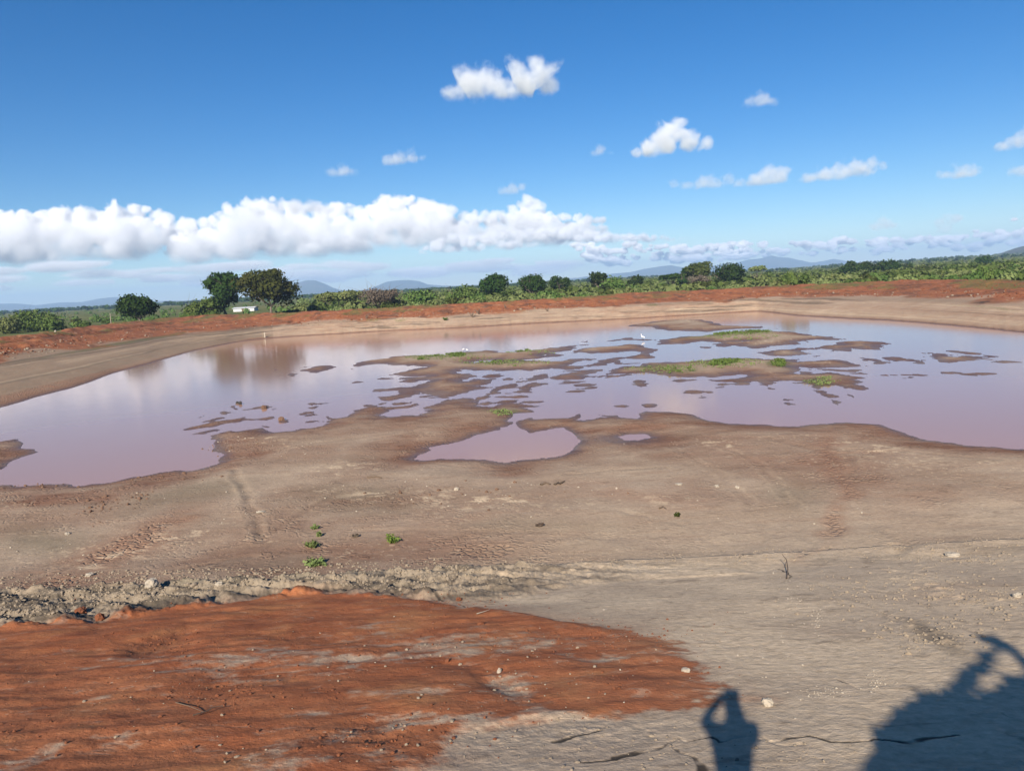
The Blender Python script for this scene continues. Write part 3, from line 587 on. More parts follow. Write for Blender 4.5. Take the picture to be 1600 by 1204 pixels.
def groove(px, w, depth, dk):
    global H, dark, pale
    P = np.array([ground_xy(*p) for p in px]); sel = (X > P[:, 0].min() - 3) & (X < P[:, 0].max() + 3) & (Y > P[:, 1].min() - 3) & (Y < P[:, 1].max() + 3)
    xs = X[sel] + 0.5 * WARP_X[sel]; ys = Y[sel] + 0.5 * WARP_Y[sel]; d = np.full(xs.shape, 9.0)
    for (ax, ay), (bx, by) in zip(P[:-1], P[1:]):
        ex, ey = bx - ax, by - ay; t = np.clip(((xs - ax) * ex + (ys - ay) * ey) / (ex * ex + ey * ey + 1e-9), 0, 1)
        d = np.minimum(d, np.hypot(xs - ax - t * ex, ys - ay - t * ey))
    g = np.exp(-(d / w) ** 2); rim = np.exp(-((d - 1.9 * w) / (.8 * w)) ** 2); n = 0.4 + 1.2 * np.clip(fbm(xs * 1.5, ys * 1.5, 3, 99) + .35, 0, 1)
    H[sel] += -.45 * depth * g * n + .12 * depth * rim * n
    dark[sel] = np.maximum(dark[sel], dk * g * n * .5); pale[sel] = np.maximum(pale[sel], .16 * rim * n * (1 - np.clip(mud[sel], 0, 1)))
for px, w, dp, dk in [([(365, 738), (380, 760), (390, 785), (405, 812)], .16, .06, .5), ([(405, 812), (440, 795), (480, 775), (545, 752)], .14, .04, .15), ([(1045, 702), (1130, 730), (1180, 770), (1200, 830)], .13, .035, .1), ([(1090, 690), (1180, 715), (1240, 760), (1262, 820)], .13, .035, .1),
    ([(1330, 700), (1345, 745), (1372, 792), (1450, 830)], .14, .05, .2), ([(1398, 852), (1420, 838), (1445, 832)], .16, .08, .6), ([(1412, 818), (1445, 822), (1482, 818)], .18, .10, .6), ([(0, 905), (60, 868), (125, 845)], .12, .04, .3), ([(150, 900), (220, 870), (300, 850), (385, 835)], .12, .04, .15), ([(450, 704), (540, 692), (620, 680)], .18, .04, .3),  # the two short strong gouges carry shadow painted in as darkening
    ([(880, 735), (960, 728), (1040, 724)], .12, .05, .45), ([(640, 722), (720, 728), (800, 726)], .12, .03, .2), ([(1200, 690), (1300, 705), (1420, 700), (1560, 706)], .16, .05, .25), ([(960, 770), (1080, 790), (1150, 840)], .12, .03, .1), ([(560, 800), (700, 796), (850, 800)], .12, .025, .15), ([(1260, 900), (1360, 945), (1420, 985), (1480, 1010)], .06, .03, .3), ([(1280, 905), (1400, 930), (1540, 990)], .05, .025, .2), ([(1380, 880), (1480, 905), (1600, 940)], .06, .025, .15)]:
    groove(px, w, dp, dk)
c1 = lambda a: np.clip(a, 0, 1)
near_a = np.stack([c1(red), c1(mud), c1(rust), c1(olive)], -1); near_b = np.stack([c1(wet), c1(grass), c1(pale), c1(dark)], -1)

def grid_faces(nr, nc, wrap=False):
    i, j = np.meshgrid(np.arange(nr - 1), np.arange(nc - 1), indexing='ij')
    a = (i * nc + j).ravel(); return np.stack([a, a + 1, a + nc + 1, a + nc], 1)[:, ::-1]

def sheet(name, R, H, A, B, mat):
    x, y = to_xy(R)
    o = mesh_np(name, np.stack([x, y, H], -1).reshape(-1, 3), grid_faces(*R.shape)[:, ::-1][:, ::-1], mat)
    if A is not None:
        attr_color(o.data, 'mask_a', A.reshape(-1, 4)); attr_color(o.data, 'mask_b', B.reshape(-1, 4))
    return tag(o, kind='structure')

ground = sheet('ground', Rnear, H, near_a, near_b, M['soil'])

# ---- the embankment round the pan: grey cut slope, red spoil on top
Rbank = np.concatenate([Rnear[-1:], Rb]); xb, yb = to_xy(Rbank)
behind = np.abs(th)[None] > math.radians(84)
f1 = np.clip((Rbank - rW[None]) / (rG - rW)[None], 0, 1); f2 = np.clip((Rbank - rG[None]) / (rR - rG)[None], 0, 1); f3 = np.clip((Rbank - rR[None] - 2.0) / 11.0, 0, 1)
Z_G = np.interp(th, np.radians([-19, -13]), [1.5, 1.9])[None]
Hb = Z_G * f1 ** 0.92 + (Z_R - Z_G) * (f2 ** 0.9) - (Z_R - Z_OUT) * sstep(0, 1, f3)
lump = fbm(xb * 0.34, yb * 0.34, 6, 101, 0.66)
Hb = Hb + 0.55 * lump * sstep(0.05, 0.5, f2) * (1 - f3) + 0.10 * fbm(xb * 0.35, yb * 0.35, 4, 102) * sstep(0.0, 0.3, f1) * (1 - f2)
tang = th[None] * Rbank
Hb = Hb + 0.03 * fbm(tang * 0.9, f1 * 1.5, 4, 103) * sstep(0.05, 0.4, f1) * (1 - sstep(0, .3, f2))
Hb = Hb - 0.28 * sstep(0.28, 0.5, fbm(tang * 0.45, f2 * 0.8, 3, 104)) * sstep(0.0, 0.25, f2) * (1 - sstep(.6, 1, f2))
Hb[0] = H[-1]; Hb = np.where(behind, np.maximum(np.minimum(near_z(yb), 6), Z_OUT * sstep(0, 1, f3)), Hb)
Hb = np.where(yb < 9, np.maximum(Hb, near_z(yb)), Hb); Hb[0] = H[-1]
edge = f1 + f2 + 0.35 * fbm(xb * 0.15, yb * 0.15, 4, 105)
redb = sstep(0.98, 1.14, edge) * (1 - sstep(0.35, 0.6, f3)); mudb = 0.9 * sstep(0.12, 0.0, f1)
left = (th < math.radians(-17))[None] * np.ones_like(Rbank)
oliveb = (0.2 + 0.75 * sstep(-0.2, 0.2, fbm(tang * 0.12 + f1 * 1.8, f1 * 2.0, 3, 106))) * (left * 0.9 + 0.08) * (f2 < .2)
rustb = 0.45 * (1 - redb) + 0.6 * sstep(-.1, 0.3, fbm(tang * 0.14 + f1 * 2, f1 * 2.4, 4, 107)) * (0.4 + left)
darkb = redb * 0.30 + 0.45 * sstep(0.05, 0.4, fbm(xb * 0.5, yb * 0.5, 4, 108)) * redb + .3 * sstep(.8, 1, f1) * (1 - sstep(0, .15, f2)) * sstep(0, .2, fbm(tang * .1, f1 * 0, 2, 111))
paleb = (0.16 - .1 * left) * sstep(0.02, 0.2, f1) * (f2 < .1) * (0.6 + fbm(tang * 0.4, f1 * 3, 4, 109)) + 0.35 * redb * sstep(0.40, 0.52, fbm(xb * 0.9, yb * 0.9, 3, 110))
darkb = np.maximum(darkb, .6 * sstep(.06, .34, fbm(tang * .16 + f1 * 2.6, f1 * 7, 5, 114, .6)) * (f2 < .05) * sstep(.05, .2, f1))
paleb = np.maximum(paleb, .38 * sstep(.10, .36, fbm(tang * .18 + f1 * 2.6, f1 * 10, 5, 115, .6)) * (f2 < .05) * sstep(.05, .2, f1))
grassb = sstep(0.2, 0.55, f3) + 0.8 * sstep(0.22, 0.5, fbm(xb * 0.2, yb * 0.12, 3, 112) + .35 * f2) * (f2 > .5) + .5 * sstep(.36, .5, fbm(tang * .2, f1, 3, 113)) * (f1 > .7) * (f2 < .1)
wetb = sstep(0.06, 0.0, f1)
bank = sheet('embankment', Rbank, Hb, np.stack([c1(redb), c1(mudb), c1(rustb), c1(oliveb)], -1), np.stack([c1(wetb), c1(grassb), c1(paleb), c1(darkb)], -1), M['soil'])

# ---- the plain to the horizon
Rplain = np.concatenate([Rbank[-1:], Rp[1:]]); xp, yp = to_xy(Rplain)
Hp = Z_OUT + 0.4 * fbm(xp * 0.01, yp * 0.01, 3, 121) * sstep(0, 60, Rplain - Rp0[None]) + 10 * sstep(400, 2400, yp) * sstep(math.radians(14), math.radians(34), th)[None] * (th < 1.2)[None]
Hp[0] = Hb[-1]
plain = sheet('plain', Rplain, Hp, None, None, M['plain'])

# ---- water
wth = np.radians(np.linspace(-84, 84, 260)); wr = np.interp(wth, th, rW) + 1.5
wv = [(r * math.sin(a), max(9.5, r * math.cos(a)), 0.0) for a, r in zip(wth, wr)]
wv = [(x, y, z) for x, y, z in wv]
me = bpy.data.meshes.new('water'); me.from_pydata([(0, 9.5, 0)] + wv, [], [(0, i + 2, i + 1) for i in range(len(wv) - 1)])
me.materials.append(M['water']); water = bpy.data.objects.new('water', me); COL.objects.link(water); tag(water, kind='structure')

bpy.context.view_layer.update()
def drop(x, y):
    for o in (ground, bank, plain):
        ok, loc, nrm, _ = o.ray_cast(Vector((x, y, 60)), Vector((0, 0, -1)))
        if ok: return loc
    return Vector((x, y, Z_OUT))
def spot(px, py):
    """the ground point under a pixel"""
    d = Vector(ray(px, py)); best = None
    for o in (ground, bank, plain):
        ok, loc, nrm, _ = o.ray_cast(Vector(CAM), d)
        if ok and (best is None or (loc - Vector(CAM)).length < (best - Vector(CAM)).length): best = loc
    return best if best is not None else Vector(at_z(px, py, 0))

# ------------------------------------------------------------------ air, hills, clouds
def hill(name, prof, dist, depth, label, rough=1.0, seed=1):
    """a real ridge: its skyline heights are surveyed from the photograph at the distance it stands"""
    prof = np.array(prof, float)
    n = 150; u = np.linspace(0, 1, n)
    px = np.interp(u, np.linspace(0, 1, len(prof)), prof[:, 0]); py = np.interp(px, prof[:, 0], prof[:, 1])
    pts = np.array([at_y(a, b, dist) for a, b in zip(px, py)])
    zr = np.maximum(pts[:, 2] - Z_OUT, 0) + 3.0 * rough * fbm(pts[:, 0] / 160.0, pts[:, 0] * 0, 4, seed) * np.clip(pts[:, 2] / 40, 0, 1)
    zr = np.maximum(zr, 0)
    rows = 44; v = np.linspace(-1, 1, rows)
    Xg = np.repeat(pts[:, 0][None], rows, 0) * (1 + v[:, None] * depth / dist); Yg = dist + v[:, None] * depth + 0 * Xg
    prf = np.clip(1 - np.abs(v), 0, 1)[:, None] ** 1.15
    spur = fbm(Xg / 420.0, Yg / 900.0, 5, seed + 3, 0.6)
    Z = Z_OUT - 2 + zr[None] * prf * (1 + 0.55 * spur * (1 - prf) * 2.0) + 2 * prf
    return tag(mesh_np(name, np.stack([Xg, Yg, Z], -1).reshape(-1, 3), grid_faces(rows, n)[:, ::-1], M['hill']), label, 'hill', kind='structure')

hill('distant_hills', [(-140, 492), (-60, 480), (5, 474), (30, 474), (55, 477), (95, 472), (128, 472), (150, 467), (178, 464), (196, 465), (215, 472), (250, 470), (320, 469), (430, 468)], 7800, 1500, 'long low blue hill range at the far left skyline', 1.5, 211)
hill('distant_hill', [(430, 462), (452, 450), (466, 441), (480, 437), (492, 437), (508, 443), (522, 450), (540, 455), (575, 455)], 6900, 1000, 'steep rounded blue hill right of the paired big trees', .6, 212)
hill('distant_hill', [(520, 456), (570, 453), (590, 446), (603, 440), (618, 438), (640, 437), (655, 439), (668, 444), (688, 446), (730, 447), (760, 447)], 7600, 1100, 'flat topped blue hill above the scrub', .6, 213)
hill('distant_hills', [(860, 439), (900, 434), (940, 429), (985, 425), (1005, 420), (1030, 416), (1048, 414), (1075, 419), (1105, 417), (1130, 412), (1150, 420)], 8300, 1200, 'pale blue range behind the middle trees', 1.0, 214)
hill('distant_mountain', [(1115, 422), (1140, 413), (1158, 408), (1172, 405), (1190, 403), (1206, 398.5), (1216, 401), (1232, 402), (1250, 406), (1268, 410), (1285, 408), (1302, 404), (1315, 406), (1340, 411), (1400, 410)], 8800, 1300, 'pointed pale blue mountain right of the tall trees', 1.2, 215)
hill('wooded_ridge', [(1280, 420), (1340, 411), (1400, 408), (1450, 405), (1500, 402), (1545, 399), (1565, 395), (1585, 388), (1610, 382), (1660, 368), (1740, 362), (1800, 372)], 2600, 700, 'dark wooded ridge rising at the right skyline', 1.2, 216)

m = NT('air')
pv = m.n('ShaderNodeVolumePrincipled'); pv.inputs['Color'].default_value = (0.46, 0.67, 1.0, 1); pv.inputs['Density'].default_value = 0.00016
pv.inputs['Anisotropy'].default_value = 0.0
m.t.links.new(pv.outputs[0], m.out.inputs['Volume'])
me = bpy.data.meshes.new('haze')
hb_, zt, zb_ = 10600.0, 195.0, -1.6
me.from_pydata([(x, y, z) for z in (zb_, zt) for x, y in ((-hb_, -hb_), (hb_, -hb_), (hb_, hb_), (-hb_, hb_))], [], [(0, 3, 2, 1), (4, 5, 6, 7), (0, 1, 5, 4), (1, 2, 6, 5), (2, 3, 7, 6), (3, 0, 4, 7)])
me.materials.append(m.mat); haze = bpy.data.objects.new('haze', me); COL.objects.link(haze); tag(haze, kind='stuff')

rng = random.Random(4)
def cloud_material():
    m = NT('cloud_vapour')
    v = m.n('ShaderNodeVolumePrincipled'); v.inputs['Color'].default_value = (0.965, 0.965, 0.972, 1)
    v.inputs['Density'].default_value = 1.0; v.inputs['Anisotropy'].default_value = 0.0
    v.inputs['Density Attribute'].default_value = 'density'
    m.t.links.new(v.outputs[0], m.out.inputs['Volume'])
    return m.mat
M['cloud'] = cloud_material()

def cloud(name, puffs, dist, base_px, label, vox=1.6, thick=1.0, ragged=0.6, nscale=20.0, soft=0.35, stretch=(1, 1, 1), seed=0.0, cat='cloud', knobs=1, warp=0.7, flat=1.2, cap=0.4):
    """puffs: (px, py, radius in px, depth in px).  A density grid filled round the puffs, its edge torn by noise."""
    mpp = dist / FPX
    extra = []
    for (a_, b_, c_, d_) in puffs:                     # cauliflower knobs on the sunward side of every puff
        for k in range(knobs):
            t_ = rng.uniform(-.15, 1.15) * math.pi; q_ = rng.uniform(.65, .95); rr_ = c_ * rng.uniform(.28, .5)
            extra.append((a_ + math.cos(t_) * c_ * q_, b_ - math.sin(t_) * c_ * q_ * .8, rr_, d_ + rng.uniform(-.6, .3) * c_))
    puffs = list(puffs) + extra
    C = np.array([at_y(p[0], p[1], dist) for p in puffs])
    cen = C.mean(0)
    pts = C - cen; pts[:, 1] += np.array([p[3] for p in puffs]) * mpp
    rad = np.array([p[2] for p in puffs]) * mpp
    me = bpy.data.meshes.new(name); me.from_pydata([tuple(p) for p in pts], [], [])
    at = me.attributes.new('rad', 'FLOAT', 'POINT'); at.data.foreach_set('value', rad.astype(np.float32))
    ob = bpy.data.objects.new(name, me); COL.objects.link(ob); ob.location = cen
    g = bpy.data.node_groups.new(name + '_form', 'GeometryNodeTree')
    g.interface.new_socket('Geometry', in_out='INPUT', socket_type='NodeSocketGeometry'); g.interface.new_socket('Geometry', in_out='OUTPUT', socket_type='NodeSocketGeometry')
    N = lambda t: g.nodes.new(t); Lk = g.links.new
    gi, go = N('NodeGroupInput'), N('NodeGroupOutput')
    P = N('GeometryNodeInputPosition').outputs[0]
    def vm(op, a, b=None, s=None):
        n = N('ShaderNodeVectorMath'); n.operation = op
        for i, v in ((0, a), (1, b)):
            if v is None: continue
            if isinstance(v, bpy.types.NodeSocket): Lk(v, n.inputs[i])
            else: n.inputs[i].default_value = v
        if s is not None:
            if isinstance(s, bpy.types.NodeSocket): Lk(s, n.inputs[3])
            else: n.inputs[3].default_value = s
        return n
    def mt(op, a, b=0.0, clamp=False):
        n = N('ShaderNodeMath'); n.operation = op; n.use_clamp = clamp
        for i, v in ((0, a), (1, b)):
            if isinstance(v, bpy.types.NodeSocket): Lk(v, n.inputs[i])
            else: n.inputs[i].default_value = v
        return n.outputs[0]
    ns = 1.0 / (nscale * mpp)
    q = vm('SCALE', vm('ADD', P, (seed * 1e4 + 3e3, seed * 7e3, 0)).outputs[0], s=ns).outputs[0]
    if stretch != (1, 1, 1): q = vm('MULTIPLY', q, stretch).outputs[0]
    nz1 = N('ShaderNodeTexNoise'); nz1.inputs['Scale'].default_value = 1.0; nz1.inputs['Detail'].default_value = 8.0; nz1.inputs['Roughness'].default_value = 0.70
    Lk(q, nz1.inputs['Vector'])
    wv_ = vm('SCALE', vm('SUBTRACT', nz1.outputs['Color'], (0.5, 0.5, 0.5)).outputs[0], s=nscale * mpp * warp).outputs[0]
    Pw = vm('ADD', P, wv_).outputs[0]
    sn = N('GeometryNodeSampleNearest'); sn.domain = 'POINT'; Lk(gi.outputs[0], sn.inputs[0]); Lk(Pw, sn.inputs['Sample Position'])
    def samp(dt, val):
        s = N('GeometryNodeSampleIndex'); s.data_type = dt; s.domain = 'POINT'; Lk(gi.outputs[0], s.inputs[0]); Lk(sn.outputs[0], s.inputs['Index'])
        Lk(val, s.inputs['Value']); return s.outputs[0]
    c = samp('FLOAT_VECTOR', N('GeometryNodeInputPosition').outputs[0])
    na = N('GeometryNodeInputNamedAttribute'); na.data_type = 'FLOAT'; na.inputs['Name'].default_value = 'rad'
    r = samp('FLOAT', na.outputs[0])
    dd = vm('LENGTH', vm('MULTIPLY', vm('SUBTRACT', Pw, c).outputs[0], (1.0, 1.0, flat)).outputs[0]).outputs['Value']
    e = mt('MINIMUM', mt('SUBTRACT', 1.0, mt('DIVIDE', dd, r)), cap)
    e = mt('ADD', e, mt('MULTIPLY', mt('SUBTRACT', nz1.outputs[0], 0.5), ragged * 2))
    d = mt('DIVIDE', e, soft, True)
    zb = at_y(puffs[0][0], base_px, dist)[2] - cen[2]
    sx = N('ShaderNodeSeparateXYZ'); Lk(Pw, sx.inputs[0])
    cut = mt('DIVIDE', mt('SUBTRACT', sx.outputs[2], zb), nscale * mpp * 0.35, True)
    d = mt('MULTIPLY', mt('MULTIPLY', d, cut), 0.20 / mpp * thick)
    vc = N('GeometryNodeVolumeCube'); Lk(d, vc.inputs['Density'])
    lo = (pts - rad[:, None] * 1.35).min(0); hi = (pts + rad[:, None] * 1.35).max(0)
    lo[2] = max(lo[2], zb - nscale * mpp * 0.4)
    vc.inputs['Min'].default_value = lo; vc.inputs['Max'].default_value = hi
    for i, nm in enumerate('XYZ'):
        vc.inputs['Resolution ' + nm].default_value = int(max(8, (hi[i] - lo[i]) / (vox * mpp * (1.6 if i == 1 else 1.0))))
    sm = N('GeometryNodeSetMaterial'); sm.inputs['Material'].default_value = M['cloud']
    Lk(vc.outputs[0], sm.inputs[0]); Lk(sm.outputs[0], go.inputs[0])
    md = ob.modifiers.new('form', 'NODES'); md.node_group = g
    me.materials.append(M['cloud'])
    return tag(ob, label, cat, 'clouds', kind='stuff')

def bank_puffs(top, bot, n, rmin, rmax, dj):
    top = np.array(top, float); bot = np.array(bot, float); out = []
    x0, x1 = top[0, 0] + rmin, top[-1, 0] - rmin
    for i in range(n):
        x = rng.uniform(x0, x1); t = np.interp(x, top[:, 0], top[:, 1]); b = np.interp(x, bot[:, 0], bot[:, 1])
        r = (rmin + (rmax - rmin) * rng.random() ** 1.7) * (0.5 + 0.5 * min(1, (b - t) / 60))
        y = t + r * 0.9 + rng.random() ** 1.3 * max(0, (b - t - 1.3 * r)) if rng.random() > .35 else t + r * 0.9
        out.append((x, y, r, rng.uniform(-dj, dj) - 0.5 * dj * (y - t) / 60))
    return out
P0 = [(735, 135, 26, 0), (762, 122, 22, 6), (714, 148, 13, 0), (818, 127, 32, 0), (845, 120, 25, -6), (838, 102, 11, 0), (790, 138, 18, 4), (855, 134, 14, 0), (800, 148, 14, 0)]
cloud('cloud', [(a, b, c * 1.3, d) for a, b, c, d in P0], 5200, 160, 'twin lobed white cloud, highest and most central of the small clouds', 1.1, 0.38, 1.6, 34, 0.8, seed=1, knobs=0, warp=.5)
cloud('cloud', [(1058, 206, 24, 0), (1040, 217, 25, 5), (1014, 230, 17, 0), (1080, 219, 22, 0), (1100, 224, 14, 0), (994, 238, 10, 0), (1064, 192, 12, 0)], 5600, 247, 'brightest compact cumulus above the right half of the pan', 1.1, 0.6, 1.5, 32, 0.7, seed=2, knobs=0, warp=.5)
small = [([(1175, 162, 9, 0), (1192, 159, 11, 0), (1206, 162, 8, 0)], 168, .25, 'thin pale cloud wisp above the bright right cumulus'),
 ([(606, 252, 9, 0), (625, 250, 11, 0), (646, 247, 10, 0), (658, 246, 6, 0)], 259, .4, 'small grey white cloud left of the twin lobed cloud'),
 ([(524, 273, 8, 0), (538, 270, 10, 0), (551, 271, 7, 0)], 278, .3, 'faint small cloud leftmost above the cloud bank'),
 ([(790, 302, 8, 0), (803, 297, 9, 0), (815, 293, 6, 0)], 306, .3, 'little cloud puff just above the bank crest'),
 ([(930, 240, 6, 0), (939, 236, 7, 0), (953, 241, 5, 0)], 245, .35, 'tiny puff beside the bright right cumulus'),
 ([(1160, 289, 9, 0), (1180, 286, 12, 0), (1200, 280, 15, 0), (1218, 274, 13, 0), (1224, 268, 8, 0)], 292, .6, 'tilted white cloud left of the long right one'),
 ([(1054, 288, 6, 0), (1075, 290, 8, 0), (1098, 288, 11, 0), (1118, 287, 11, 0), (1138, 282, 8, 0)], 298, .35, 'ragged low cloud under the bright cumulus'),
 ([(1266, 279, 9, 0), (1288, 275, 12, 0), (1312, 269, 14, 0), (1336, 263, 13, 0), (1360, 262, 11, 0), (1380, 261, 6, 0)], 286, .55, 'long slanting white cloud above the right trees'),
 ([(1480, 276, 8, 0), (1497, 270, 12, 0), (1515, 267, 10, 0), (1528, 267, 6, 0)], 281, .5, 'small white cloud alone at the right'),
 ([(1562, 231, 8, 0), (1582, 226, 11, 0), (1602, 220, 13, 0), (1625, 216, 14, 0)], 238, .35, 'cloud cut by the right picture edge, the upper one'),
 ([(1580, 272, 7, 0), (1598, 268, 10, 0), (1616, 266, 9, 0)], 278, .35, 'cloud cut by the right picture edge, the lower one'),
 ([(1370, 357, 8, 0), (1384, 352, 10, 0), (1397, 354, 7, 0)], 362, .5, 'small puff over the low cloud rows'),
 ([(1470, 350, 8, 0), (1484, 343, 9, 0), (1496, 340, 7, 0), (1475, 358, 9, 0)], 366, .35, 'pale stacked puff over the low cloud rows')]
for i, (pf, bs, tk, lb) in enumerate(small):
    cloud('cloud', [(a, b, c * 1.45, d) for a, b, c, d in pf], 6500 + 300 * (i % 5), bs, lb, 1.1, .10 + .55 * tk, 1.7, 20, 0.8, knobs=0, warp=.5, seed=3 + i)
TOP_R = [(283, 350), (300, 340), (340, 338), (360, 318), (390, 306), (425, 305), (445, 312), (500, 318), (555, 314), (565, 320), (590, 310), (622, 299), (650, 306), (690, 316), (740, 326), (790, 331), (803, 316), (825, 306), (845, 313), (862, 331), (945, 336)]
BOT_R = [(283, 408), (560, 404), (640, 396), (700, 380), (945, 372)]
def crest_puffs(top, step, rmin, rmax, dj, rows=2):
    """puffs that follow a cloud's surveyed top edge"""
    top = np.array(top, float); out = []; x = top[0, 0]
    while x < top[-1, 0]:
        for k in range(rows):
            r = rmin + (rmax - rmin) * rng.random() ** 1.5
            xx = x + rng.uniform(-.4, .4) * step
            out.append((xx, np.interp(xx, top[:, 0], top[:, 1]) + r * .95 + k * rng.uniform(.6, 1.4) * r, r, rng.uniform(-dj, dj)))
        x += step
    return out
cloud('cloud', bank_puffs([(a, b + 19) for a, b in TOP_R], BOT_R, 110, 22, 44, 30), 14150, 405, 'broad pale grey body of the great cloud bank', 1.6, 0.5, 1.1, 46, 0.9, seed=20, knobs=0, warp=.9)
cloud('cloud', crest_puffs(TOP_R, 11, 7, 21, 16) + [(325, 352, 26, 0), (300, 360, 20, 0), (395, 326, 26, 0), (420, 325, 22, 0), (625, 322, 24, 0), (600, 332, 22, 0), (655, 330, 20, 0), (825, 326, 22, 0), (840, 335, 18, 0), (810, 340, 16, 0), (350, 380, 20, -20), (420, 385, 22, -20), (480, 388, 18, -20), (560, 384, 20, -20), (600, 378, 16, -20)], 14650, 402, 'bright white knobbly crest of the great cloud bank', 1.15, 0.8, 1.4, 28, 0.5, seed=26, knobs=0, warp=.8)
TOP_F = [(645, 398), (665, 382), (700, 364), (740, 364), (790, 357), (830, 353), (890, 351), (930, 358), (980, 364), (1040, 366), (1100, 374)]
cloud('cloud', crest_puffs(TOP_F, 10, 6, 15, 14, 3), 12800, 398, 'bright lower cloud layer in front of the great bank', 1.2, 1.2, 1.3, 26, 0.6, seed=21, knobs=0, warp=.8)
TOP_L = [(-120, 325), (-40, 318), (0, 318), (30, 326), (70, 322), (130, 321), (165, 326), (190, 314), (215, 319), (240, 320), (250, 332), (265, 331), (276, 345)]
BOT_L = [(-120, 410), (0, 412), (150, 410), (276, 400)]
cloud('cloud', bank_puffs([(a, b + 17) for a, b in TOP_L], BOT_L, 56, 22, 42, 30), 13900, 413, 'pale grey body of the far left cloud bank', 1.6, 0.5, 1.1, 46, 0.9, seed=22, knobs=0, warp=.9)
cloud('cloud', crest_puffs(TOP_L, 12, 7, 22, 16) + [(195, 340, 26, 0), (215, 345, 22, 0), (90, 345, 20, 0), (150, 352, 18, 0), (20, 345, 18, 0), (262, 355, 14, 0), (180, 375, 18, -20), (60, 385, 18, -20)], 14450, 410, 'bright white crest of the far left cloud bank', 1.15, 0.8, 1.4, 28, 0.5, seed=27, knobs=0, warp=.8)
cloud('cloud', [(405, 330, 13, 0), (430, 325, 16, 0), (460, 322, 17, 0), (490, 324, 16, 0), (515, 328, 12, 0), (535, 330, 9, 0)], 11800, 342, 'grey shaded cloud in front of the bank crest', 1.3, .5, 1.4, 26, .7, seed=23, knobs=0)
low = []
for i in range(110):
    x = rng.uniform(880, 1700); t = np.interp(x, [880, 1100, 1300, 1560, 1600, 1700], [376, 380, 376, 362, 335, 330])
    y = t + (np.interp(x, [880, 1700], [416, 378]) - t) * rng.random(); r = rng.uniform(6, 12)
    for k in range(3): low.append((x + k * rng.uniform(7, 13), y + rng.uniform(-2, 2), r * rng.uniform(.6, 1), rng.uniform(-20, 20)))
cloud('cloud', low, 12600, 425, 'rows of small low clouds along the right horizon', 1.3, 3.6, 1.2, 20, 0.5, (0.7, 0.9, 1.5), seed=24, knobs=0, flat=1.7)
low = [(rng.uniform(-60, 860), 0, rng.uniform(34, 75), rng.uniform(-40, 40)) for i in range(34)]
low = [(a, np.interp(a, [0, 860], [rng.uniform(412, 452), rng.uniform(406, 428)]), c, d) for a, b, c, d in low]
cloud('cloud', low, 12300, 475, 'thin pale cloud streaks low over the left horizon', 1.6, 0.40, 0.9, 40, 0.9, (0.45, 0.9, 2.0), seed=25, knobs=0, flat=8.0, warp=.2)

# ------------------------------------------------------------------ plants
NR_ = np.random.default_rng(11)

def leaf_cards(centers, normals, sizes, tint, aspect=1.0):
    """one small four-sided leaf clump per centre"""
    n = len(centers)
    ref = NR_.normal(size=(n, 3)); t1 = np.cross(normals, ref); t1 /= np.linalg.norm(t1, axis=1)[:, None] + 1e-9
    t2 = np.cross(normals, t1)
    a = t1 * sizes[:, None] * 0.5; b = t2 * sizes[:, None] * 0.5 * aspect
    j = lambda: 1 + 0.5 * (NR_.random((n, 1)) - 0.5)
    V = np.stack([centers - a * j() - b * j() * .6, centers + a * j() * .6 - b * j(), centers + a * j() + b * j() * .6, centers - a * j() * .6 + b * j()], 1).reshape(-1, 3)
    F = np.arange(4 * n).reshape(n, 4)
    return V, F, np.repeat(tint, 4)

def leaf_mesh(name, V, F, T, mat, parent=None):
    o = mesh_np(name, V, F, mat, smooth=False, parent=parent)
    at = o.data.attributes.new('tint', 'FLOAT', 'POINT'); at.data.foreach_set('value', np.ascontiguousarray(T, np.float32))
    return o

def lobed_cloud(lobes, n, size, up=0.35):
    """leaf clumps spread through the shells of several lobes"""
    L = np.array(lobes); w = L[:, 3] ** 2; idx = NR_.choice(len(L), n, p=w / w.sum())
    d = NR_.normal(size=(n, 3)); d[:, 2] += up; d /= np.linalg.norm(d, axis=1)[:, None]
    rr = L[idx, 3] * NR_.uniform(0.35, 1.0, n) ** 0.6 * (1 + 0.16 * NR_.normal(size=n))
    flat = L[idx, 4]
    c = L[idx, :3] + d * rr[:, None] * np.stack([np.ones(n), np.ones(n), flat], 1)
    nm = d * 0.9 + NR_.normal(size=(n, 3)) * 0.55; nm /= np.linalg.norm(nm, axis=1)[:, None]
    lobe_t = NR_.random(len(L))
    tint = np.clip(0.55 * lobe_t[idx] + 0.45 * NR_.random(n), 0, 1)
    return leaf_cards(c, nm, size * NR_.uniform(0.6, 1.4, n), tint)

def tube(path, radii, k=7):
    P = np.array(path, float); R = np.array(radii, float); n = len(P)
    t = np.gradient(P, axis=0); t /= np.linalg.norm(t, axis=1)[:, None] + 1e-9
    ref = np.where(np.abs(t[:, 2:3]) > 0.9, np.array([[1., 0, 0]]), np.array([[0, 0, 1.]]))
    a = np.cross(t, ref); a /= np.linalg.norm(a, axis=1)[:, None]; b = np.cross(t, a)
    an = np.linspace(0, 2 * np.pi, k, endpoint=False)
    V = P[:, None] + R[:, None, None] * (np.cos(an)[None, :, None] * a[:, None] + np.sin(an)[None, :, None] * b[:, None])
    i, j = np.meshgrid(np.arange(n - 1), np.arange(k), indexing='ij'); i = i.ravel(); j = j.ravel(); j2 = (j + 1) % k
    return V.reshape(-1, 3), np.stack([i * k + j, i * k + j2, (i + 1) * k + j2, (i + 1) * k + j], 1)

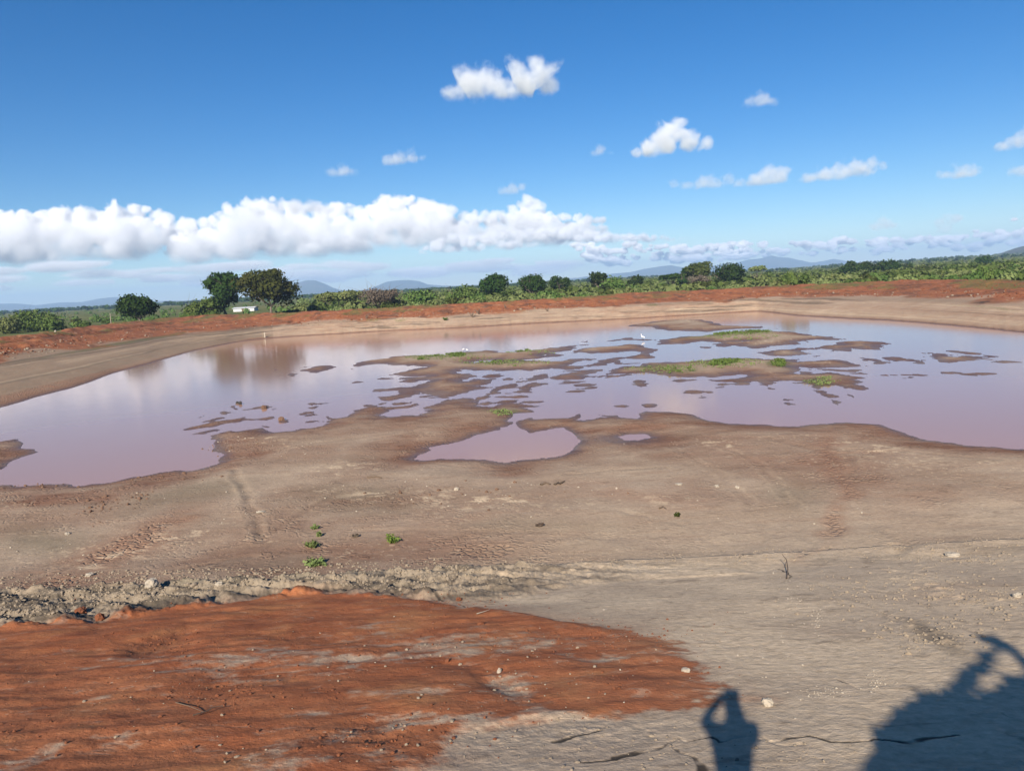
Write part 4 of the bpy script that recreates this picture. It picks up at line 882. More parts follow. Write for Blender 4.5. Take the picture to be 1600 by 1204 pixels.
def join(parts):
    vs, fs, o = [], [], 0
    for v, f in parts: vs.append(v); fs.append(f + o); o += len(v)
    return np.concatenate(vs), np.concatenate(fs)

def trunk_mesh(h, w, r, fork=0.3, limbs=6, twigs=0, seed=0):
    rg = np.random.default_rng(seed); parts = []
    top = np.array([rg.normal() * .03 * h, rg.normal() * .03 * h, fork * h])
    s = np.linspace(0, 1, 6)[:, None]
    p = s * top + np.concatenate([0.03 * h * np.sin(s * 3 + seed), 0.02 * h * np.cos(s * 4), 0 * s], 1) * s
    p[0, 2] = -0.3
    parts.append(tube(p, np.linspace(r * 1.25, r * 0.8, 6)))
    for k in range(limbs):
        a = 2 * np.pi * (k + rg.random() * .6) / limbs
        e = np.array([math.cos(a) * w * rg.uniform(.22, .38), math.sin(a) * w * rg.uniform(.22, .38), h * rg.uniform(.62, .86)])
        mid = top * .5 + e * .5 + np.array([math.cos(a), math.sin(a), -.2]) * w * .06
        u = np.linspace(0, 1, 6)[:, None]; q = (1 - u) ** 2 * p[-1] + 2 * u * (1 - u) * mid + u * u * e
        parts.append(tube(q, np.linspace(r * .55, r * .14, 6), 6))
        for t in range(twigs):
            b = q[rg.integers(2, 6)]; d = np.array([rg.normal(), rg.normal(), rg.normal() * .6 + .5]) * w * .16
            parts.append(tube([b, b + d * .5 + rg.normal(size=3) * .1, b + d], [r * .16, r * .1, r * .04], 4))
    return join(parts)

def tree(kind, px, top_py, w_px, D, label, mat, n=3600, leaf=0.55, group=None, base_sink=0.0, name=None):
    x = at_y(px, top_py, D)[0]; zt = at_y(px, top_py, D)[2]
    g = drop(x, D); z0 = g.z - base_sink; h = zt - z0; w = w_px * D / FPX
    t = empty(name or {'round': 'leafy_tree', 'tall': 'leafy_tree', 'spread': 'spreading_tree', 'umbrella': 'acacia_tree', 'bare': 'bare_tree', 'shrub': 'large_bush'}[kind], (x, D, z0), label, 'bush' if kind == 'shrub' else 'tree', group)
    w *= 1.10
    sd0 = int(px); rg = np.random.default_rng(sd0); lobes = []
    if kind == 'round': nl, cz, rz, rl = 20, .58, .36, .20
    elif kind == 'tall': nl, cz, rz, rl = 24, .54, .42, .21
    elif kind == 'spread': nl, cz, rz, rl = 26, .60, .34, .17
    elif kind == 'umbrella': nl, cz, rz, rl = 22, .74, .15, .15
    elif kind == 'bare': nl, cz, rz, rl = 22, .62, .30, .15
    else: nl, cz, rz, rl = 16, .48, .40, .24
    rr = rl * w
    for k in range(nl):
        a = rg.random() * 2 * np.pi; e = math.asin(rg.uniform(-.75, 1))
        q = rg.uniform(.55, 1) if k > nl // 4 else rg.uniform(0, .5)
        rk = rr * rg.uniform(.55, 1.3)
        lobes.append((math.cos(a) * math.cos(e) * (w / 2 - rk * .8) * q, math.sin(a) * math.cos(e) * (w / 2 - rk * .8) * q, cz * h + math.sin(e) * (rz * h - rk * .3) * q, rk, .5 if kind == 'umbrella' else .8))
    mx = max(l[2] + l[3] * l[4] for l in lobes); dz = h - mx
    lobes = [(a, b, c + dz * min(1, c / (cz * h)), d, e) for a, b, c, d, e in lobes]
    if kind == 'bare':
        v, f = trunk_mesh(h, w, .020 * h + .08, .22, 9, 26, sd0)
        mesh_np('trunk', v, f, M['bark'], parent=t)
        V, F, T = lobed_cloud(lobes, n, leaf); leaf_mesh('crown', V, F, T, M[mat], t)
    else:
        v, f = trunk_mesh(h, w, .018 * h + .1, .26 if kind != 'shrub' else .12, 7, 3, sd0)
        mesh_np('trunk' if kind != 'shrub' else 'stems', v, f, M['bark'], parent=t)
        V, F, T = lobed_cloud(lobes, n, leaf); leaf_mesh('crown' if kind != 'shrub' else 'foliage', V, F, T, M[mat], t)
    return t

tree('tall', 347, 424, 62, 190, 'tall dark leafy tree, left one of the two biggest trees', 'leaf_dark', 6000, .55)
tree('spread', 419, 421, 100, 186, 'broad olive leafy tree, right one of the two biggest trees', 'leaf_olive', 8000, .52)
tree('round', 215, 459, 60, 172, 'round dark tree standing alone above the left red bank', 'leaf_dark', 5000, .45)
tree('shrub', 312, 466, 62, 186, 'feathery green bush at the foot of the tall dark tree', 'leaf_mid', 3000, .45)
tree('shrub', 42, 484, 60, 196, 'taller of two green bushes behind the left bank end', 'leaf_mid', 3600, .42)
tree('shrub', 78, 489, 62, 190, 'lower spreading bush beside the taller one at far left', 'leaf_mid', 3200, .42)
tree('shrub', 12, 495, 46, 182, 'pale green bush cut by the left picture edge', 'leaf_light', 2600, .42)
tree('shrub', 127, 501, 26, 190, 'low round bush alone in the left field', 'leaf_mid', 1300, .40)
tree('umbrella', 528, 455, 76, 205, 'flat topped yellow green acacia under the steep blue hill', 'leaf_light', 3600, .5)
tree('bare', 592, 449, 66, 190, 'greyish pink nearly leafless spreading tree', 'leaf_dry', 1900, .34)
tree('shrub', 652, 453, 52, 205, 'dark green rounded bush right of the leafless tree', 'leaf_mid', 2600, .5)
tree('round', 668, 452, 20, 240, 'small very dark tree peeping behind the rounded bush', 'leaf_dark', 1000, .5)
tree('shrub', 722, 446, 60, 215, 'bushy green tree left of the dome shaped tree', 'leaf_mid', 2800, .5)
tree('round', 776, 427, 56, 222, 'dark dome shaped tree, leftmost of the middle three', 'leaf_dark', 4200, .5)
tree('round', 829, 428, 48, 232, 'dark round tree, second of the middle three', 'leaf_dark', 3800, .5)
tree('round', 874, 430, 34, 262, 'small dark tree, last of the middle three', 'leaf_dark', 2200, .5)
tree('round', 936, 424, 36, 250, 'two humped dark tree with a gap in its crown', 'leaf_dark', 2400, .5)
tree('shrub', 955, 433, 50, 226, 'lighter green bushy tree in front of the two humped tree', 'leaf_mid', 2600, .5)
tree('round', 992, 430, 26, 285, 'small dark tree between the humped tree and flat one', 'leaf_dark', 1500, .55)
tree('umbrella', 1048, 428, 36, 270, 'flat topped dark tree left of the tallest middle tree', 'leaf_dark', 1900, .55)
tree('spread', 1090, 408, 50, 262, 'tallest middle tree with a layered crown', 'leaf_olive', 4000, .52)
tree('round', 1068, 418, 20, 264, 'narrow dark tree touching the layered crown', 'leaf_dark', 1200, .52)
tree('round', 1135, 411, 60, 268, 'wide dark dome tree right of the layered tree', 'leaf_dark', 4200, .52)
tree('bare', 1092, 430, 36, 240, 'low brownish bare shrub below the layered tree', 'leaf_dry', 1000, .36)
tree('umbrella', 1183, 415, 28, 300, 'pale thin acacia right of the wide dark dome', 'leaf_light', 1300, .5)
tree('spread', 1330, 407, 34, 330, 'dark tree at the left end of the right tree clump', 'leaf_dark', 2200, .6)
tree('round', 1352, 408, 30, 335, 'dark tree second from left in the right clump', 'leaf_dark', 1900, .6)
tree('round', 1384, 406, 44, 340, 'widest dark tree of the right clump', 'leaf_dark', 2600, .6)
tree('round', 1415, 411, 22, 345, 'small dark tree ending the right clump', 'leaf_dark', 1100, .6)
tree('shrub', 1440, 414, 40, 330, 'dull brownish green bush after the right clump', 'leaf_olive', 1600, .55)
tree('round', 1537, 400, 30, 420, 'dark tree below the wooded ridge', 'leaf_dark', 1600, .7)

def bush_proto(mat, n, h, w, seed, leaf=.32):
    rg = np.random.default_rng(seed); lobes = []
    for k in range(9):
        a = rg.random() * 6.283; q = rg.random() ** .5
        lobes.append((math.cos(a) * q * w * .34, math.sin(a) * q * w * .34, h * (.30 + .34 * rg.random() * (1.15 - q * .6)), w * rg.uniform(.16, .27), .85))
    V, F, T = lobed_cloud(lobes, n, leaf)
    V[:, 2] = np.maximum(V[:, 2], -.1)
    t = empty('bush', (0, 0, -500), 'green bush in the scrub belt behind the red bank', 'bush', 'bushes of the scrub belt')
    leaf_mesh('foliage', V, F, T, M[mat], t)
    v, f = trunk_mesh(h * .55, w * .6, .04, .12, 6, 1, seed); mesh_np('stems', v, f, M['bark'], parent=t)
    return t
protos = [bush_proto('leaf_light', 650, 2.3, 3.4, 1), bush_proto('leaf_mid', 700, 2.8, 3.6, 2), bush_proto('leaf_light', 560, 1.8, 3.2, 3), bush_proto('leaf_mid', 620, 2.2, 4.0, 4), bush_proto('leaf_olive', 620, 2.5, 3.4, 5)]
used = set()
ZONES = [(250, 'in the left field by the lone round tree'), (345, 'at the foot of the two biggest trees'), (500, 'right of the two biggest trees'), (560, 'by the flat topped acacia'), (640, 'by the leafless tree'), (745, 'left of the dome shaped tree'), (850, 'below the middle three dark trees'), (900, 'below the last of the middle three'), (975, 'below the two humped tree'), (1045, 'left of the layered tree'), (1110, 'below the layered tree'), (1165, 'below the wide dark dome tree'), (1230, 'by the pale thin acacia'), (1310, 'left of the right tree clump'), (1370, 'below the right tree clump'), (1430, 'at the end of the right tree clump'), (1500, 'in scrub right of the clump'), (1560, 'under the start of the wooded ridge'), (9999, 'under the highest end of the wooded ridge')]
def bush_words(px, k, D):
    z = next(w for lim, w in ZONES if px < lim)
    kind = ['pale green bush', 'taller green bush', 'low pale green bush', 'wide green bush', 'dull olive bush'][k]
    near = 'nearer ' if D - float(np.interp(math.atan2(ray(px, 460)[0], ray(px, 460)[1]), th, rR)) * math.cos(math.atan2(ray(px, 460)[0], ray(px, 460)[1])) < 40 else 'farther '
    return kind + ' ' + near + z, 'bushes ' + z
def bush_at(px, D, s, k):
    x = at_y(px, 460, D)[0]; g = drop(x, D)
    o = protos[k]
    if k in used: o = copy_tree(protos[k])
    used.add(k)
    o.location = (x, D, g.z - .05); o.scale = (s, s, s * rng.uniform(.85, 1.15)); o.rotation_euler = (0, 0, rng.uniform(0, 6.28))
    o['label'], o['group'] = bush_words(px, k, D)
count = 0
for row in range(7):
    pxs = np.arange(440 + 7 * row, 1640, 30 + 1.5 * row)
    for px in pxs:
        px = px + rng.uniform(-12, 12)
        rr_ = float(np.interp(math.atan2(ray(px, 460)[0], ray(px, 460)[1]), th, rR)) * math.cos(math.atan2(ray(px, 460)[0], ray(px, 460)[1]))
        D = rr_ + 11 + row * (9 + 3 * row) + rng.uniform(-4, 6)
        if px < 560 and row < 2: D += 6
        if 480 > px and row < 1: continue
        if rng.random() < .06: continue
        bush_at(px, D, rng.choice([rng.uniform(.5, .9), rng.uniform(.8, 1.3), rng.uniform(1.2, 1.7)]) * (1 + .05 * row), rng.choice([0, 0, 1, 2, 2, 3, 4])); count += 1
        if count > 288: break
    if count > 288: break
for px, D, s in [(368, 205, .55), (380, 214, .45), (399, 206, .5), (438, 200, .7), (160, 215, .7), (240, 210, .7), (255, 190, .8), (270, 182, .6), (285, 180, .8), (300, 178, .7), (330, 176, .7), (112, 240, .9), (205, 230, .6), (150, 255, 1.0)]:
    bush_at(px, D, s, rng.choice([1, 3, 4]))

# far scrub and woodland that read as one mass
def scrub(name, n, az0, az1, d0, d1, hh, leafn, size, mat, dens=1.6, keep=None):
    az = NR_.uniform(math.radians(az0), math.radians(az1), n); D = d0 * (d1 / d0) ** (NR_.random(n) ** dens)
    x = D * np.tan(az); s = NR_.uniform(.5, 1.3, n) * hh
    if keep is not None: k = keep(x, D); x, D, s = x[k], D[k], s[k]; n = len(x)
    z = np.array([drop(a, b).z for a, b in zip(x, D)])
    c = np.repeat(np.stack([x, D, z], 1), leafn, 0); sr = np.repeat(s, leafn)
    d = NR_.normal(size=(n * leafn, 3)); d /= np.linalg.norm(d, axis=1)[:, None]
    c = c + d * sr[:, None] * np.array([.75, .75, .45]) + np.array([0, 0, 1]) * sr[:, None] * .45
    nm = d + NR_.normal(size=d.shape) * .4 + np.array([0, 0, .3]); nm /= np.linalg.norm(nm, axis=1)[:, None]
    V, F, T = leaf_cards(c, nm, sr * size * NR_.uniform(.6, 1.4, n * leafn), np.clip(np.repeat(NR_.random(n), leafn) * .7 + .3 * NR_.random(n * leafn), 0, 1))
    return tag(leaf_mesh(name, V, F, T, M[mat]), kind='stuff')
scrub('scrubland', 3800, -12, 36, 200, 2300, 2.3, 36, .36, 'leaf_light', 1.25)
scrub('scrubland', 2400, -14, 36, 210, 2600, 2.8, 32, .38, 'leaf_mid', 1.1)
scrub('scrubland', 300, -37, -12, 200, 900, 1.5, 28, .4, 'leaf_mid', 1.0)
scrub('distant_woodland', 1000, -38, 8, 850, 1900, 3.6, 18, .8, 'leaf_dark', .8)
scrub('distant_woodland', 420, 2, 37, 900, 2400, 4.0, 18, .7, 'leaf_dark', .9)

# ------------------------------------------------------------------ green growth on the islands
def tufts(name, spots, mat, per, hgt, kind='stuff'):
    cs, ns, sz = [], [], []
    for px, py, ax, ay, dens in spots:
        for i in range(int(per * dens)):
            a = rng.uniform(0, 6.28); q = rng.random() ** .6
            p = at_z(px + math.cos(a) * q * ax, py + math.sin(a) * q * ay, .15)
            g = drop(p[0], p[1])
            if g.z < 0.02: continue
            for k in range(5):
                cs.append((g.x + rng.gauss(0, .10), g.y + rng.gauss(0, .10), g.z + rng.uniform(.02, hgt))); ns.append((rng.gauss(0, 1), rng.gauss(0, 1), rng.gauss(0, .35) + .15)); sz.append(rng.uniform(.6, 1.3) * hgt * .75)
    nn = np.array(ns); nn /= np.linalg.norm(nn, axis=1)[:, None]
    V, F, T = leaf_cards(np.array(cs), nn, np.array(sz), NR_.random(len(cs)))
    return tag(leaf_mesh(name, V, F, T, M[mat]), kind=kind)
tufts('marsh_grass', [(1150, 521, 36, 3, 1), (1185, 518, 20, 3, 1), (1128, 521, 14, 3, .6), (1135, 565, 22, 4, 1), (1122, 570, 16, 3, .5), (1217, 567, 10, 6, .8), (712, 554, 16, 4, .9), (690, 557, 25, 3, .3), (657, 561, 4, 2, .2), (815, 547, 14, 2, .3), (780, 567, 40, 4, .25), (1060, 579, 30, 5, .2)], 'leaf_mid', 95, .16)
tufts('marsh_grass', [(1160, 525, 60, 5, 1), (1130, 568, 60, 8, 1), (700, 559, 70, 5, 1), (790, 566, 70, 6, .8), (1030, 576, 55, 5, .7), (1285, 595, 28, 8, .5), (830, 549, 40, 4, .5), (785, 643, 22, 4, .25)], 'leaf_light', 150, .10)

def weed(px, py, w, h, mat, n, label, cat='plant', name='weed_plant', group=None):
    g = spot(px, py); s = (g - Vector(CAM)).length / FPX
    t = empty(name, g, label, cat, group)
    w *= s; h *= s; c, nn, sz = [], [], []
    stems = []
    for k in range(max(5, n // 45)):
        a = rng.uniform(0, 6.28); q = rng.random() ** .5; e = np.array([math.cos(a) * q * w * .5, math.sin(a) * q * w * .5, h * (1.05 - .6 * q * q) * rng.uniform(.6, 1)])
        stems.append(tube([(0, 0, -.03), e * [.4, .4, .6], e], [.010, .007, .003], 4))
        for i in range(45):
            u = rng.uniform(.25, 1.05); p = e * [u, u, u ** .8] + np.array([rng.gauss(0, .07), rng.gauss(0, .07), rng.gauss(0, .05)]) * w
            p[2] = max(p[2], .01); c.append(p); nn.append((rng.gauss(0, .7), rng.gauss(0, .7), 1)); sz.append(rng.uniform(.05, .11) * max(w, .5))
    nn = np.array(nn); nn /= np.linalg.norm(nn, axis=1)[:, None]
    V, F, T = leaf_cards(np.array(c), nn, np.array(sz), NR_.random(len(c))); leaf_mesh('foliage', V, F, T, M[mat], t)
    v, f = join(stems); mesh_np('stems', v, f, M['twig'], parent=t)
    return t
weed(611, 847, 26, 14, 'leaf_bright', 420, 'bright green leafy plant alone left of the reddish dried puddle')
weed(490, 855, 34, 9, 'leaf_light', 300, 'creeping green weed nearest left of the lone leafy plant')
weed(497, 838, 16, 8, 'leaf_light', 150, 'small sprig above the creeping weed')
weed(494, 826, 14, 7, 'leaf_light', 120, 'topmost of the sprigs over the creeping weed')
weed(497, 881, 44, 8, 'leaf_light', 300, 'faded low weed patch at the edge of the furrowed clods')
weed(556, 838, 12, 7, 'leaf_dry', 90, 'small dry brown weed left of the lone leafy plant')
weed(843, 822, 16, 6, 'leaf_dry', 100, 'dry weed at the right end of the reddish dried puddle')
weed(1060, 806, 14, 5, 'leaf_olive', 80, 'small dull weed right of middle on the pan floor')
weed(697, 500, 14, 5, 'leaf_mid', 120, 'small green clump at the foot of the far grey bank')

# ------------------------------------------------------------------ stones, clods and sticks
ICO_V, ICO_F = None, None
def ico(sub=1):
    import bmesh
    b = bmesh.new(); bmesh.ops.create_icosphere(b, subdivisions=sub, radius=1)
    v = np.array([q.co[:] for q in b.verts]); f = np.array([[q.index for q in p.verts] for p in b.faces]); b.free(); return v, f
I1, I2 = ico(1), ico(3)
def rock(px, py, w, h, mat, label, name='rock', group=None, sink=.25, cat='rock'):
    g = spot(px, py); s = (g - Vector(CAM)).length / FPX; w *= .82; h *= .82
    v = I2[0].copy(); sd1 = px * .37
    n = fbm(v[:, 0] * 1.3 + sd1, v[:, 1] * 1.3 + v[:, 2] * 1.7, 3, 7) + .5 * fbm(v[:, 0] * 3 + v[:, 2] * 2.1 + sd1, v[:, 1] * 3, 3, 8)
    v = np.sign(v) * np.abs(v) ** .8 * (1 + .55 * n)[:, None]
    v = v * np.array([w * .5 * s, w * .42 * s, h * .55 * s])
    o = mesh_np(name, v, I2[1], M[mat], smooth=False); o.location = (g.x, g.y, g.z + h * s * (.5 - sink)); o.rotation_euler = (0, 0, px)
    return tag(o, label, cat, group)
rock(237, 914, 20, 13, 'stone', 'biggest pale rock on the furrowed clods at left')
rock(342, 913, 11, 6, 'stone', 'flat pale stone right of the biggest rock')
rock(303, 916, 13, 9, 'clod_grey', 'grey rock between the biggest rock and the flat stone')
rock(140, 899, 13, 5, 'stone', 'pale stone on a dark lump at the far left of the furrows')
rock(128, 958, 20, 11, 'clod_red', 'red earth lump on the lip of the red soil at left', cat='earth clod', name='earth_clod')
rock(157, 968, 15, 14, 'clod_red', 'dark red upright clod beside the red lump', cat='earth clod', name='earth_clod')
rock(717, 938, 10, 8, 'clod_red', 'red clod at the tip of the red lip near middle', cat='earth clod', name='earth_clod')
rock(1201, 1101, 20, 14, 'stone', 'pale rock right of the shadow of the photographer')
rock(1071, 1048, 15, 7, 'stone', 'pale stone lying on the right end of the red soil')
rock(713, 765, 8, 6, 'stone', 'white stone on the pan floor below the pond')
rock(780, 1050, 9, 9, 'stone', 'rounded pale stone in the middle of the red soil')
rock(699, 1033, 9, 7, 'clod_red', 'pinkish clod left of the rounded pale stone', cat='earth clod', name='earth_clod')
rock(751, 975, 12, 7, 'clod_red', 'pinkish clod near the top of the red soil', cat='earth clod', name='earth_clod')
rock(1120, 760, 9, 4, 'stone', 'small white stone, right of three on the pan floor')
rock(1152, 762, 7, 5, 'stone', 'small white stone, nearest the reddish path')
rock(1061, 757, 14, 4, 'stone', 'pale flat stone, left of three on the pan floor')
rock(1590, 932, 12, 9, 'stone', 'pale rock at the right picture edge')
rock(1488, 868, 20, 7, 'stone', 'pale flat rock on the stony strip at right')
rock(408, 800, 14, 4, 'stone', 'white stone by the track junction on the left floor')
rock(106, 834, 10, 4, 'stone', 'small white stone on the grey patch at far left')
rock(413, 637, 10, 6, 'mud_clod', 'brown mud lump standing in the shallow left water', cat='mud clod', name='mud_clod')
rock(440, 656, 10, 8, 'mud_clod', 'dark pointed mud lump nearer in the shallow left water', cat='mud clod', name='mud_clod')
rock(371, 631, 5, 6, 'dark', 'dark upright clod, left of a pair on a mud bar', cat='mud clod', name='mud_clod')
rock(375.5, 632, 6, 7, 'dark', 'dark upright clod, right of a pair on a mud bar', cat='mud clod', name='mud_clod')

def clod_mass(name, n, sampler, smin, smax, mat):
    base, F = I1; pts = []
    while len(pts) < n:
        q = sampler()
        if q is not None: pts.append(q)
    P = np.array(pts); s = smin * (smax / smin) ** (NR_.random(n) ** 2.2)
    V = base[None] * (1 + .45 * (NR_.random((n, len(base), 1)) - .5)) * (s[:, None, None] * NR_.uniform(.6, 1.3, (n, 1, 3)) * np.array([1, 1, .7]))
    a = NR_.uniform(0, 6.28, n); ca, sa = np.cos(a), np.sin(a)
    V = np.stack([V[..., 0] * ca[:, None] - V[..., 1] * sa[:, None], V[..., 0] * sa[:, None] + V[..., 1] * ca[:, None], V[..., 2]], -1)
    V = V + P[:, None] + np.array([0, 0, 1]) * (s * .25)[:, None, None]
    FF = (F[None] + (np.arange(n) * len(base))[:, None, None]).reshape(-1, 3)
    return tag(mesh_np(name, V.reshape(-1, 3), FF, M[mat], smooth=False), kind='stuff')
def in_px(poly):
    P = np.array(poly, float); x0, x1, y0, y1 = P[:, 0].min(), P[:, 0].max(), P[:, 1].min(), P[:, 1].max()
    def f():
        x, y = rng.uniform(x0, x1), rng.uniform(y0, y1); ins = False
        for (ax, ay), (bx, by) in zip(poly, poly[1:] + poly[:1]):
            if (ay > y) != (by > y) and x < (bx - ax) * (y - ay) / (by - ay) + ax: ins = not ins
        if not ins: return None
        return tuple(spot(x, y))
    return f
def near_px(spots):
    def f():
        px, py, ax, ay = rng.choice(spots); return tuple(spot(px + rng.gauss(0, ax), py + rng.gauss(0, ay)))
    return f
clod_mass('grey_clods', 3400, in_px([(-40, 905), (130, 892), (400, 888), (640, 872), (760, 890), (640, 925), (460, 908), (200, 945), (-40, 975)]), .008, .050, 'clod_grey')
clod_mass('grey_clods', 900, in_px([(640, 872), (900, 862), (1250, 856), (1610, 832), (1610, 850), (1250, 876), (900, 895), (700, 925)]), .007, .035, 'clod_grey')
clod_mass('grey_clods', 420, near_px([(600, 1020, 150, 14), (800, 1010, 150, 22), (790, 1075, 90, 22), (520, 1180, 180, 25), (880, 1145, 200, 20), (300, 1060, 180, 28), (900, 1185, 120, 18), (1250, 1185, 60, 14)]), .006, .026, 'clod_grey')
clod_mass('red_clods', 1500, near_px([(255, 1005, 40, 14), (500, 990, 220, 25), (900, 1000, 110, 18), (600, 1150, 80, 18), (200, 1100, 200, 40), (900, 1060, 120, 30), (700, 940, 60, 8), (350, 1080, 80, 14), (960, 990, 70, 8)]), .006, .024, 'clod_red')
clod_mass('stony_rubble', 1100, near_px([(1470, 915, 70, 22), (1440, 990, 50, 18), (1500, 868, 70, 8), (1540, 940, 40, 20), (1330, 930, 60, 20)]), .008, .035, 'clod_grey')
clod_mass('white_pebbles', 320, near_px([(1240, 925, 10, 14), (1275, 965, 8, 12), (1368, 1065, 8, 10), (1290, 1080, 26, 6), (1130, 930, 120, 40), (1200, 1020, 120, 40)]), .005, .017, 'stone')
clod_mass('white_pebbles', 300, near_px([(300, 830, 200, 35), (700, 780, 200, 18), (1150, 780, 200, 40), (800, 760, 150, 8), (560, 780, 100, 14), (160, 850, 120, 25), (1350, 800, 120, 30), (420, 700, 60, 10), (350, 690, 14, 6)]), .010, .05, 'stone')
clod_mass('dark_clods', 260, near_px([(215, 776, 10, 3), (150, 795, 14, 8), (180, 785, 20, 6), (330, 700, 30, 5), (30, 758, 40, 3), (220, 745, 60, 4), (700, 770, 100, 10)]), .02, .09, 'mud_clod')

clod_mass('bank_clods', 700, in_px([(0, 540), (100, 528), (260, 506), (460, 495), (760, 480), (1100, 458), (1300, 450), (1600, 445), (1600, 465), (1300, 462), (1100, 468), (760, 488), (460, 508), (260, 520), (100, 545), (0, 560)]), .07, .24, 'clod_red')
clod_mass('bank_clods', 260, in_px([(0, 545), (100, 530), (260, 510), (460, 500), (760, 484), (1100, 464), (1300, 455), (1600, 455), (1600, 468), (1300, 464), (1100, 470), (760, 490), (460, 510), (260, 522), (100, 548), (0, 565)]), .07, .22, 'clod_grey')

def stick(pts, r, label, name='dry_stick', group=None, mat='twig', lift=.01, cat='stick'):
    P = [spot(x, y) + Vector((0, 0, lift + dz)) for x, y, dz in pts]; o0 = P[0]
    v, f = tube([tuple(p - o0) for p in P], np.linspace(r, r * .45, len(P)), 6)
    o = mesh_np(name, v, f, M[mat]); o.location = o0
    return tag(o, label, cat, group)
stick([(1229, 904, 0), (1231, 897, .10), (1229, 889, .2), (1222, 885, .27)], .014, 'dark twig standing up by the white powder line')
stick([(1226, 886, 0), (1229, 879, .05)], .008, 'thin upright twig behind the dark standing twig')
stick([(302, 1121, .02), (325, 1114, .02), (332, 1110, .03), (349, 1107, .03)], .008, 'pale bent stick lying on the red soil')
stick([(275, 1098, .0), (295, 1106, .02), (318, 1114, .01)], .006, 'thin stick above the pale bent stick')
stick([(845, 758, .02), (853, 755, .03), (860, 757, .02)], .04, 'left one of three dark sticks below the pond')
stick([(866, 758, .02), (873, 755, .05)], .04, 'middle one of three dark sticks below the pond')
stick([(874, 757, .02), (882, 753, .04)], .04, 'right one of three dark sticks below the pond')
stick([(1030, 795, .02), (1036, 793, .04), (1041, 796, .02)], .03, 'small curved stick on the pan floor right of middle')
stick([(573, 746, .02), (588, 745, .02), (596, 747, .02)], .04, 'dark stick left below the pond')
stick([(745, 960, .01), (758, 957, .02), (766, 954, .02)], .008, 'pale straw near the top of the red soil', mat='stone')
def dead_shrub(px, py, h, label, n=7):
    g = spot(px, py); s = (g - Vector(CAM)).length / FPX; t = []
    for k in range(n):
        d = np.array([rng.gauss(0, .5), rng.gauss(0, .4), 1.0]) * h * s * rng.uniform(.5, 1)
        t.append(tube([(0, 0, -.05), d * .5 + np.array([rng.gauss(0, .05), 0, 0]), d], [.06, .045, .02], 5))
    v, f = join(t); o = mesh_np('dead_shrub', v, f, M['twig']); o.location = g; return tag(o, label, 'dead shrub', None)
dead_shrub(738, 496, 12, 'dark dead shrub at the top of the far grey bank')
dead_shrub(748, 491, 12, 'reddish dead shrub right beside the dark dead one')
dead_shrub(572, 498, 10, 'dry shrub on the red bank below the leafless tree')
dead_shrub(789, 481, 7, 'small dry shrub on the far red bank')
dead_shrub(855, 486, 6, 'little dry shrub at the grey bank edge')

# spoil heaps behind the left bank
def heap(px, py, w, h, mat, label, D):
    p = at_y(px, py, D); g = drop(p[0], D); s = D / FPX
    n, k = 28, 10; V = [(0, 0, h * s + 1.2)]; F = []
    for i in range(1, k + 1):
        for j in range(n):
            a = 6.2832 * j / n; q = i / k; rr = w * s * .5 * q * (1 + .12 * math.sin(3 * a + px) + .05 * rng.gauss(0, 1))
            V.append((rr * math.cos(a), rr * math.sin(a), (h * s + 1.2) * (1 - q) ** .8 * (1 + .03 * rng.gauss(0, 1)) - (.15 if i == k else 0)))
    F += [(0, 1 + j, 1 + (j + 1) % n, 1 + j) for j in range(0)]
    tri = [(0, 1 + j, 1 + (j + 1) % n) for j in range(n)]
    for i in range(k - 1):
        for j in range(n):
            a, b = 1 + i * n + j, 1 + i * n + (j + 1) % n; tri += [(a, a + n, b + n), (a, b + n, b)]
    o = mesh_np('spoil_heap', np.array(V), np.array(tri), M[mat]); o.location = g; return tag(o, label, 'soil heap')
heap(62, 517, 34, 6, 'clod_grey', 'grey gravel heap behind the left end of the red bank', 125)
heap(86, 514, 18, 5, 'stone', 'small sandy heap right of the grey gravel heap', 128)

# ------------------------------------------------------------------ post, pole, shed
def box(cx, cy, cz, sx, sy, sz, rz=0.0, bev=0.0):
    v = np.array([(x, y, z) for z in (-.5, .5) for x, y in ((-.5, -.5), (.5, -.5), (.5, .5), (-.5, .5))]) * (sx, sy, sz)
    c, s = math.cos(rz), math.sin(rz); v = np.stack([v[:, 0] * c - v[:, 1] * s, v[:, 0] * s + v[:, 1] * c, v[:, 2]], 1) + (cx, cy, cz)
    return v, np.array([(0, 3, 2, 1), (4, 5, 6, 7), (0, 1, 5, 4), (1, 2, 6, 5), (2, 3, 7, 6), (3, 0, 4, 7)])
g = spot(413, 527.3); t = empty('gauge_post', (g.x, g.y, min(g.z, .02)), 'pale water gauge post standing at the far left waterline', 'post')
mesh_np('post', *box(-.16, 0, .45, .09, .09, 1.2), M['clod_grey'], False, t)
mesh_np('gauge_plate', *box(.10, -.03, .50, .20, .03, 1.1), M['stone'], False, t)
mesh_np('crosspiece', *box(-.02, .03, .85, .44, .04, .08), M['stone'], False, t)
p = at_y(173, 500, 150); g = drop(p[0], 150); t = empty('pole', g, 'thin pale pole standing in the left field', 'pole')
v, f = tube([(0, 0, -.2), (0, 0, 1.4), (.02, 0, at_y(173, 490, 150)[2] - g.z)], [.07, .06, .05], 8); mesh_np('shaft', v, f, M['stone'], True, t)
v, f = tube([(0, 0, at_y(173, 490, 150)[2] - g.z), (.02, 0, at_y(173, 490, 150)[2] - g.z + .08)], [.09, .02], 8); mesh_np('cap', v, f, M['stone'], True, t)
SD = 300
pl, pr = at_y(368, 483, SD), at_y(400, 480, SD); g = drop((pl[0] + pr[0]) / 2, SD)
t = empty('low_shed', (g.x, SD, g.z), 'low white shed showing between the trunks of the two biggest trees', 'shed')
